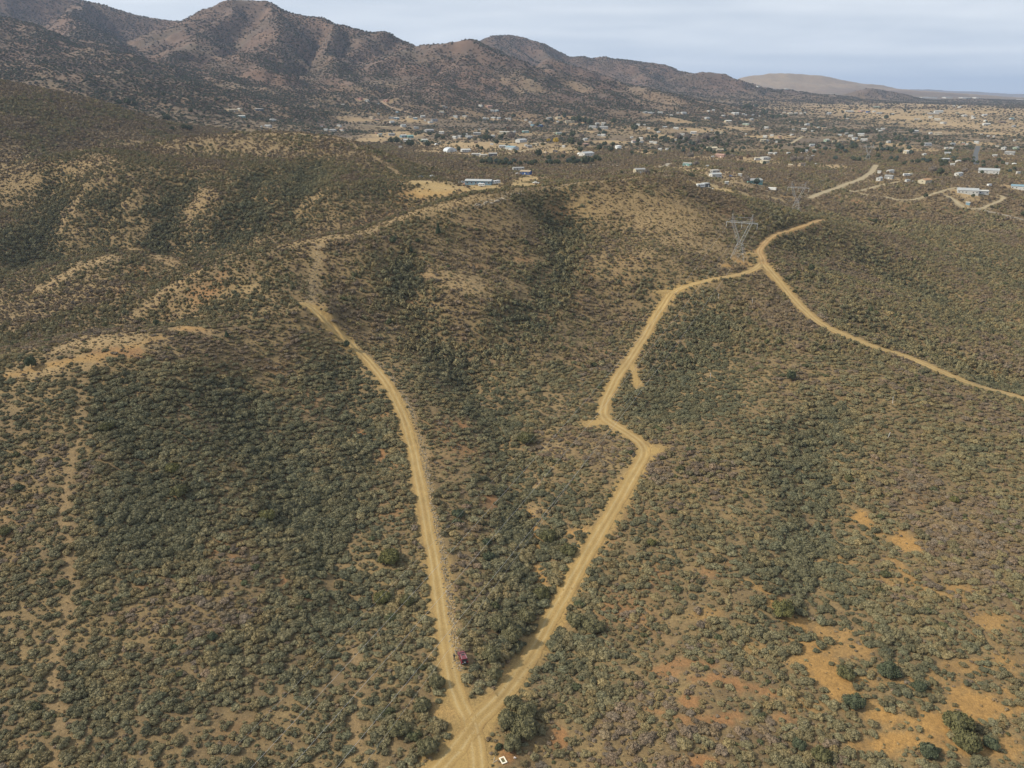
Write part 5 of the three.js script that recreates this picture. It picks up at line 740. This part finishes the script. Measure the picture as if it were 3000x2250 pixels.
// trees of the town
const TREES = [];
const listTrees = (c, s, form = 'round', tintK = 'dark') => { for (const q of s.split(' ')) { const [x, y, w] = q.split(',').map(Number), [ox, oy, k] = CROP[c]; TREES.push([ox + x / k, oy + (y + w * 0.35) / k, w / k, form, tintK]); } };
listTrees('c', '1735,215,90 1900,240,45 1815,130,85 1570,140,110 1640,140,80 1430,280,70 1495,315,70 1125,320,75 875,140,75 655,80,70 430,85,60 790,120,90 340,240,130 120,190,120 30,190,100 620,250,100 2055,370,65 1580,40,60');
listTrees('d', '690,285,80 1080,425,60 220,650,80 545,575,60 1620,710,130 1640,590,110 1500,590,70 1750,740,80 2080,800,100 1770,840,90 1920,390,120 1740,350,130 1840,370,110 1660,340,90 1200,370,70 1300,350,60');
listTrees('d', '1380,690,100 1255,680,62', 'round', 'yellow'); listTrees('d', '1165,745,66', 'round', 'olive'); listTrees('d', '650,610,150 1790,610,90 340,510,90', 'bare', 'grey'); listTrees('d', '600,490,70', 'bare', 'brown');
listTrees('e', '210,400,140 265,445,50 380,470,90 600,445,75 530,450,60 415,390,50 880,330,90 960,520,150 770,480,100 1380,330,90 1410,250,80 1280,240,80 1190,310,80 1800,250,70 1720,380,70 1550,700,60 2100,390,60 1940,370,80'); listTrees('e', '1960,690,100 2140,290,90', 'bare', 'grey');
listTrees('f', '1090,455,60 1265,400,35 1500,420,60 545,540,120 390,525,50 350,570,50 210,430,100 900,570,80 1320,535,45 1370,550,50 1730,580,35 1880,625,80 2000,600,55 600,740,80 780,700,60 460,320,40'); listTrees('f', '1240,680,130 1400,690,120 1690,690,130 1550,760,120', 'bare', 'grey');
listTrees('h', '725,175,65 505,155,65 440,130,80 1320,330,65 950,435,75 130,530,80'); listTrees('h', '1195,640,120', 'round', 'blue'); listTrees('h', '1025,600,140 800,220,90 210,340,100 120,210,120 1780,270,120 1900,260,110 2050,270,110', 'bare', 'grey'); listTrees('h', '935,250,65 1060,220,70', 'round', 'brown');
listTrees('i', '410,300,60', 'cone', 'pine'); listTrees('i', '1690,250,45 1640,360,55 1490,540,90 1665,750,70 1080,310,80 680,90,40');
listTrees('l', '435,890,85 1290,890,70 1440,870,60 1450,470,70 790,280,90 700,460,130 880,80,70 1005,60,60 2190,1220,110 110,1190,50'); listTrees('l', '550,430,150 1130,440,120', 'bare', 'grey');
listTrees('a', '90,130,60 200,30,50 310,130,50 1280,430,50 1295,475,50 1450,490,55 1700,480,60 2040,490,40 1870,350,60 600,560,60 900,480,60 2000,130,60 920,220,60');
for (const [u, v, w] of [[478, 283, 12], [506, 290, 10], [560, 332, 16], [350, 309, 18], [375, 309, 22], [395, 309, 14], [540, 380, 16], [556, 384, 18], [490, 356, 22], [482, 345, 16], [505, 384, 14]]) TREES.push([u, v, w, 'round', 'dark']);
const rb = rng(4242);
function belt(px, n, wu, wv, w0, w1) { for (let k = 0; k < n; k++) { const t = rb() * (px.length - 1.001), i = t | 0, f = t - i; TREES.push([lerp(px[i][0], px[i + 1][0], f) + (rb() - 0.5) * wu, lerp(px[i][1], px[i + 1][1], f) + (rb() - 0.5) * wv, w0 + (w1 - w0) * rb(), rb() < 0.12 ? 'bare' : 'round', rb() < 0.3 ? 'blue' : 'dark']); } }
belt([[2175, 314], [2230, 332], [2290, 352], [2400, 373], [2480, 387], [2560, 400], [2640, 408], [2740, 416]], 100, 40, 16, 7, 12);
belt([[1990, 432], [2060, 442], [2150, 442], [2250, 442], [2350, 448], [2440, 442], [2540, 432], [2640, 442]], 95, 60, 24, 8, 15);
belt([[1400, 474], [1460, 481], [1540, 484], [1640, 480], [1700, 480], [1760, 474]], 45, 40, 10, 10, 18); belt([[2440, 474], [2540, 462], [2640, 474], [2740, 482], [2800, 476]], 36, 60, 18, 8, 15); belt([[1600, 345], [1680, 355], [1740, 380], [1760, 410]], 26, 60, 30, 7, 12); belt([[1900, 405], [2000, 412], [2120, 420]], 40, 60, 24, 8, 14); belt([[2700, 450], [2800, 470], [2900, 480], [2990, 500]], 24, 60, 24, 8, 14);
TREES.sort((a, b) => b[2] - a[2]);
const tw = { dark: 'dark green', blue: 'blue-green', yellow: 'bright yellow', olive: 'olive', grey: 'bare grey', brown: 'brown', pine: 'dark' };
TREES.forEach(([u, v, w, form, c], k) => {
  const p = at(u, v);
  if (k < 300) { const o = plant(form === 'cone' ? 'conifer_tree' : form === 'bare' ? 'bare_tree' : 'broad_tree', u, v, w, form === 'cone' ? 2.4 : 1.75, form, c, '', 'tree', 'trees of the valley town', p); ranked(o, `${tw[c]} tree ${whereIs(u, v)}`, u); }
  else { const f = -p[2] * CP - (p[1] - EYE) * SP, r = w / 2 * f / F; addCopy('2:' + k % 3, p[0], p[1] - 0.3, -p[2], r, r * 1.5, k, c === 'grey' ? [0.16, 0.14, 0.12] : [0.07, 0.084, 0.05]); }
});
// pale stones: outcrop on the crest of the main hill, rubble along the left road and the cleared strip
const stoneGeo = [0, 1, 2].map(k => { const g = new THREE.DodecahedronGeometry(1, 0), p = g.attributes.position; for (let i = 0; i < p.count; i++) { const q = 0.75 + 0.5 * hash2(Math.round(p.getX(i) * 50), Math.round(p.getY(i) * 50) + Math.round(p.getZ(i) * 50) * 7, k); p.setXYZ(i, p.getX(i) * q, p.getY(i) * q * 0.7, p.getZ(i) * q); } g.computeVertexNormals(); return g; });
const stoneMat = [[0.27, 0.23, 0.17], [0.22, 0.19, 0.15], [0.32, 0.27, 0.20]].map(c => paintMat(c, 0.95)), rs = rng(5151);
for (let k = 0; k < 46; k++) { const t = k / 46, u = lerp(1385, 1530, t) + (rs() - 0.5) * 26, v = lerp(603, 566, t) + (rs() - 0.5) * 16, p = at(u, v), m = new THREE.Mesh(stoneGeo[k % 3], stoneMat[k % 3]), s = 0.45 + 0.9 * rs() * rs(); m.name = numbered('boulder'); m.position.set(p[0], p[1] + s * 0.15, p[2]); m.scale.set(s * 1.2, s, s); m.rotation.y = rs() * 6; tag(m, 'pale boulder in the rocky outcrop on the crest left of the white pickup', 'boulder', 'boulders of the crest outcrop'); scene.add(m); }
function rubble(line, n, width, s0, s1, label) { const l = catmull(line.map(([u, v]) => hit(u, v)), 1), im = new THREE.InstancedMesh(stoneGeo[1], new THREE.MeshStandardMaterial({ roughness: 0.95 }), n), mm = new THREE.Matrix4(), q = new THREE.Quaternion(), c = new THREE.Color(); for (let k = 0; k < n; k++) { const a = l[(rs() * l.length) | 0], x = a[0] + (rs() + rs() - 1) * width, z = a[1] + (rs() - 0.5) * 2, s = s0 + (s1 - s0) * rs() ** 3; q.setFromEuler(new THREE.Euler(rs() * 6, rs() * 6, rs() * 6)); mm.compose(new THREE.Vector3(x, top(x, z) + s * 0.2, -z), q, new THREE.Vector3(s, s, s)); im.setMatrixAt(k, mm); const g = 0.11 + 0.17 * rs(); im.setColorAt(k, c.setRGB(g * 1.18, g * 0.98, g * (0.60 + 0.16 * rs()))); } im.name = numbered('rubble'); tag(im, label, 'stones', null, 'stuff'); scene.add(im); }
rubble([[1345, 1960], [1330, 1850], [1315, 1750], [1300, 1640], [1280, 1540], [1262, 1440], [1245, 1350], [1228, 1270], [1205, 1200], [1170, 1135], [1110, 1065], [1040, 1000]], 4200, 1.6, 0.05, 0.30, 'grey rubble along the right verge of the left road');
rubble([[905, 885], [918, 850], [925, 800], [930, 760], [932, 722]], 700, 4, 0.08, 0.34, 'pale stones on the cleared strip above the left road');
rubble([[1300, 640], [1450, 578], [1560, 555], [1700, 535], [1850, 524]], 900, 8, 0.12, 0.5, 'pale stones scattered along the main crest');
const SH = new Map(); for (const q of SITES) { const R = Math.ceil(q[2] / 20) + 1, ci = Math.floor(q[0] / 20), cj = Math.floor(q[1] / 20); for (let a = -R; a <= R; a++) for (let b = -R; b <= R; b++) { const k = (ci + a) * 8192 + cj + b; if (!SH.has(k)) SH.set(k, []); SH.get(k).push(q); } }
function blocked(x, z) { const l = SH.get(Math.floor(x / 20) * 8192 + Math.floor(z / 20)); if (!l) return false; for (const q of l) if (Math.hypot(x - q[0], z - q[1]) < q[2]) return true; return false; }
const placed = [];                                                // near shrubs: [x, y, z, radius, height, turn, tone, apparent size]
const inView = (x, y, z, m = 1.04) => { const f = z * CP - (y - EYE) * SP, up = (y - EYE) * CP + z * SP; return f > 1 && Math.abs(x / f) < 0.657 * m && Math.abs(up / f) < 0.4928 * m; };
function tint(t, r) { const g = 0.74 + 0.52 * r(), w = 0.14 * (r() - 0.5); return [t[0] * (g + w), t[1] * g, t[2] * (g - w)]; }
function scatter(z0, z1, cell, seed, keyOf, sizeOf, keep) {
  const r = rng(seed);
  for (let z = z0; z < z1; z += cell) { const X = 0.92 * z + 10; for (let x = -X; x < X; x += cell) {
    const a = r(), b = r(), c = r(), d = r(), e = r();
    const px = x + (a - 0.5) * cell * 1.1, pz = z + (b - 0.5) * cell * 1.1; if (pz < z0) continue;
    keep(px, pz, c, d, e, r);
  } }
}
function brush(px, pz, c, d, e, r, big, lod) {
  const cv = cover(px, pz); if (c > cv || blocked(px, pz)) return;
  const [rd] = pz < 1700 ? nearRoad(px, pz) : [99];
  const dr = pz < 1000 ? inDraw(px, pz) : 0, patch = 0.5 + 0.5 * noise(px / 26, pz / 26, 149);
  const rad = big * (0.72 + 0.42 * patch + 0.35 * dr) * (0.46 + 1.0 * d * d + 0.25 * clamp(cv - 0.6, 0, 0.6)) * (1 - 0.4 * M.grass) * (1 + 0.12 * M.thick);
  if (rd < rad * 0.8 + 0.15) return;
  const y = top(px, pz); if (!inView(px, y, pz, 1.25)) return;
  const k = noise(px / 55, pz / 55, 151) + 0.6 * noise(px / 9, pz / 9, 152) + 0.5 * (e - 0.5);
  const kk = k + (pz > 720 ? 0.75 : pz > 330 ? 0.34 : 0.08) - 0.9 * dr - (pz < 720 ? 0.55 : 0.15) * M.thick;
  const tone = kk > 0.5 || (M.grass > 0.3 && e > 0.35) ? (e > 0.5 ? 4 : 3) : kk < -0.5 ? 1 : e < 0.025 ? 5 : e < 0.35 ? 2 : 0;
  const tall = rad * (0.78 + 0.4 * r()) * (lod ? 1.3 : 1) * (tone === 3 || tone === 4 ? 0.85 : 1);
  const rec = [px, y - 0.06 * rad, pz, rad, tall, r() * 6.283, tone];
  if (lod === 0 && pz < 260) { const f = pz * CP - (y - EYE) * SP; rec.push(inView(px, y + rad * 0.5, pz, 0.985) ? rad / f : 0); placed.push(rec); }
  else addCopy(lod + ':' + ((r() * 97) | 0) % (lod === 0 ? 8 : lod === 1 ? 4 : 3), px, rec[1], pz, rad * (0.85 + 0.5 * r()), tall, rec[5], tint(TONES[tone], r), rad * (0.75 + 0.35 * r()));
}
const Q = FAST ? 2 : 1;
scatter(52, 330, 1.5 * Q, 11, 0, 0, (x, z, c, d, e, r) => brush(x, z, c, d, e, r, 0.98 * Math.sqrt(Q), 0));
scatter(330, 720, 1.95 * Q, 12, 0, 0, (x, z, c, d, e, r) => brush(x, z, c, d, e, r, 1.14 * Math.sqrt(Q), 1));
scatter(720, 1350, 2.8 * Q, 13, 0, 0, (x, z, c, d, e, r) => brush(x, z, c, d, e, r, 1.55 * Math.sqrt(Q), 2));
// small shrubs filling in between
for (const [z0, z1, cell, seed, big] of [[52, 330, 1.75, 21, 0.56], [330, 720, 1.9, 22, 0.72]]) scatter(z0, z1, cell * Q, seed, 0, 0, (x, z, c, d, e, r) => {
  masks(x, z); const bare = Math.max(M.sand, M.red * 0.9, M.track * 0.8, M.pad, M.bank, M.stone * 0.9); if (c > (0.52 + 0.1 * M.grass + 0.3 * noise(x / 16, z / 16, 158)) * (1 - bare) || blocked(x, z)) return; if (nearRoad(x, z)[0] < 0.6) return;
  const y = top(x, z); if (!inView(x, y, z, 1.15)) return; const s = big * (0.5 + 0.8 * d * d), t = M.grass > 0.4 && e < 0.6 ? [0.255, 0.190, 0.105] : e < 0.38 ? TONES[4] : e < 0.62 ? TONES[3] : e < 0.85 ? TONES[2] : TONES[0];
  addCopy('1:' + ((r() * 4) | 0), x, y - 0.04, z, s * (0.8 + 0.6 * r()), s * 0.85, r() * 6.283, tint(t, r), s);
});
// low grass tufts and small forbs between the shrubs
scatter(60, 300, 1.5 * Q, 14, 0, 0, (x, z, c, d, e, r) => {
  masks(x, z); if (c > 0.42 - 0.30 * Math.max(M.sand, M.pad, M.red * 0.6) + 0.3 * M.grass) return; if (nearRoad(x, z)[0] < 0.9) return;
  const y = top(x, z); if (!inView(x, y, z, 1.2)) return; const s = 0.16 + 0.30 * d * d;
  addCopy('t:' + (e < 0.5 ? 0 : 1), x, y - 0.02, z, s, s * 0.9, r() * 6.283, tint(e < 0.55 ? [0.29, 0.215, 0.115] : e < 0.8 ? [0.17, 0.14, 0.095] : [0.10, 0.10, 0.06], r));
});
scatter(300, 720, 2.6 * Q, 15, 0, 0, (x, z, c, d, e, r) => {
  masks(x, z); if (c > 0.25 + 0.4 * M.grass - 0.3 * Math.max(M.pad, M.bank)) return; if (nearRoad(x, z)[0] < 0.9) return;
  const y = top(x, z); if (!inView(x, y, z, 1.15)) return; const s = 0.3 + 0.4 * d * d;
  addCopy('t:' + (e < 0.5 ? 0 : 1), x, y - 0.03, z, s, s * 0.8, r() * 6.283, tint(e < 0.6 ? [0.33, 0.25, 0.13] : [0.17, 0.135, 0.10], r));
});
// brush and small trees over the town plain and the mountains
scatter(1350, 2600, 5.6 * Q, 16, 0, 0, (x, z, c, d, e, r) => {
  masks(x, z); if (nearRoad(x, z)[0] < 2 || blocked(x, z)) return; const mt = onMountain(x, z);
  const shadeSide = mt > 0.05 ? clamp((top(x - 18, z) - top(x + 18, z)) / 22, -0.6, 0.9) : 0, n = noise(x / 130, z / 130, 161) + 0.7 * noise(x / 40, z / 40, 162) + 1.1 * shadeSide, cv = ((mt > 0.25 ? 0.70 : 0.36) + 0.5 * n) * (1 - 0.95 * Math.max(M.field, M.rock * 0.8)); if (c > cv) return;  // slopes turned from the sun: denser, darker brush painting in their shade
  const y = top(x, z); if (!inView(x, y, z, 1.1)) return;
  const s = 2.2 + 1.8 * d * d, dark = mt > 0.3 ? e < 0.38 + 0.3 * shadeSide : e < 0.22 + 0.3 * Math.max(0, n);
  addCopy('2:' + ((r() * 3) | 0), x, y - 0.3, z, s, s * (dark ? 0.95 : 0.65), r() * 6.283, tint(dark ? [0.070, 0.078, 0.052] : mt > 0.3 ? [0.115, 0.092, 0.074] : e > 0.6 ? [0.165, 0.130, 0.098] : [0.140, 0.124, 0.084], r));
});
scatter(2600, 5600, 9 * Q, 17, 0, 0, (x, z, c, d, e, r) => {
  masks(x, z); const mt = onMountain(x, z);
  const shadeSide = mt > 0.05 ? clamp((top(x - 30, z) - top(x + 30, z)) / 36, -0.6, 0.9) : 0, n = noise(x / 230, z / 230, 171) + 0.8 * noise(x / 70, z / 70, 172) + 1.1 * shadeSide, cv = (0.55 + 0.5 * n) * (1 - 0.85 * Math.max(M.field, M.rock * 0.9)) * (mt > 0.2 ? 1.25 + clamp(-x / z - 0.25, 0, 0.4) * 2 : 0.5); if (c > cv) return;  // again darker away from the sun, adding shade; denser towards the left
  const y = top(x, z); if (!inView(x, y, z, 1.06)) return;
  const s = 2.6 + 2.8 * d * d, dark = e < 0.42 + 0.3 * shadeSide;
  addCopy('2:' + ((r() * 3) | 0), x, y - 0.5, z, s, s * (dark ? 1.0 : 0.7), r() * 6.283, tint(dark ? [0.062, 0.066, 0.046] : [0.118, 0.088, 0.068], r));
});
// the 300 shrubs that show largest stand on their own
placed.sort((a, b) => b[7] - a[7]);
const toneMats = TONES.map(t => new THREE.MeshStandardMaterial({ vertexColors: true, roughness: 0.95, color: new THREE.Color(t[0], t[1], t[2]) }));
const rv = rng(77), SOLO = placed.filter((p, k) => k < 300 && p[7] > 0);
const toneWord = ['grey-green', 'dark grey-green', 'olive-grey', 'brownish', 'purplish brown', 'dark green'];
function placeWord(x, z, y) {
  const f = z * CP - (y - EYE) * SP, up = (y - EYE) * CP + z * SP, u = 1500 + x / f * F, v = 1125 - up / f * F, [d, r] = nearRoad(x, z);
  for (const [a, b, w] of [[1474, 2228, 'near the cream frame'], [1356, 1934, 'near the dark red car'], [2395, 1930, 'beside the sandy wash at lower right'], [2850, 2090, 'around the sandy clearing at lower right'], [2295, 1800, 'near the bright olive bush at lower right'], [180, 2080, 'along the faint track at lower left']]) if (Math.hypot(u - a, v - b) < 110) return w;
  if (d < 3 && r) return u < 1400 ? 'on the verge of the left road' : 'on the verge of the right road';
  const low = v > 2120 ? 'at the bottom edge' : v > 1960 ? 'just above the bottom edge' : 'higher in the foreground';
  return `${u < 350 ? 'in the left corner' : u < 700 ? 'left of the wires' : u < 1050 ? 'under the power wires' : u < 1300 ? 'just left of the fork' : u < 1650 ? 'by the fork' : u < 2050 ? 'right of the fork' : u < 2450 ? 'left of the sandy wash' : 'right of the sandy wash'} ${low}`;
}
placed.forEach((p, k) => {
  const [x, y, z, rad, tall, turn, tone] = p;
  if (k < 300 && p[7] > 0) {
    const m = new THREE.Mesh(NEAR[k % 8], toneMats[tone]); m.name = numbered('chaparral_shrub'); m.position.set(x, y, -z); m.scale.set(rad * (0.9 + 0.45 * rv()), tall, rad * (0.75 + 0.35 * rv())); m.rotation.y = turn;
    const where = placeWord(x, z, y), size = rad > 2.1 ? 'broad' : rad > 1.75 ? 'middling' : 'small'; tag(m, `${size} ${toneWord[tone]} shrub ${where}`, 'shrub', `${size} ${toneWord[tone]} shrubs ${where}`); scene.add(m);
  } else addCopy('0:' + k % 8, x, y, z, rad * (0.85 + 0.5 * rv()), tall, turn, tint(TONES[tone], rv), rad * (0.75 + 0.35 * rv()));
});
function flush() {
  const GE = { 0: NEAR, 1: MID, 2: FARS, t: TUFT }, NAME = { 0: ['near_brush', 'grey-green chaparral shrubs covering the near slopes'], 1: ['hillside_brush', 'chaparral shrubs covering the hills beyond the bends'], 2: ['distant_brush', 'small far brush over the far hills, town plain and mountains'], t: ['grass_tufts', 'dry grass tufts and low forbs between the shrubs'] };
  const q = new THREE.Quaternion(), up = new THREE.Vector3(0, 1, 0), mm = new THREE.Matrix4(), P = new THREE.Vector3(), S = new THREE.Vector3(), c = new THREE.Color(); let total = 0;
  for (const [key, a] of bins) {
    const [kind, v] = key.split(':'), n = a.length / 10, m = new THREE.InstancedMesh(GE[kind][+v], leafMat, n); total += n;
    for (let i = 0; i < n; i++) { const o = i * 10; mm.compose(P.set(a[o], a[o + 1], -a[o + 2]), q.setFromAxisAngle(up, a[o + 6]), S.set(a[o + 3], a[o + 4], a[o + 5])); m.setMatrixAt(i, mm); m.setColorAt(i, c.setRGB(a[o + 7], a[o + 8], a[o + 9])); }
    m.name = numbered(NAME[kind][0]); tag(m, NAME[kind][1], kind === 't' ? 'grass' : 'brush', null, 'stuff'); scene.add(m);
  }
}
flush();

// labels that several things share get an order from left to right
const ORD = ['leftmost', 'second from left', 'third from left', 'fourth from left', 'fifth from left', 'sixth from left', 'seventh from left', 'eighth from left'];
for (const [base, l] of labelled) { if (l.length < 2) continue; l.sort((a, b) => a[0] - b[0]); l.forEach(([, o], k) => { o.userData.label = k === l.length - 1 ? `rightmost ${base}` : k < ORD.length ? `${ORD[k]} ${base}` : `${k + 1}th from left ${base}`; }); }
scene.traverse(o => { if (o.isMesh) { o.castShadow = true; o.receiveShadow = true; } });
renderer.render(scene, camera);
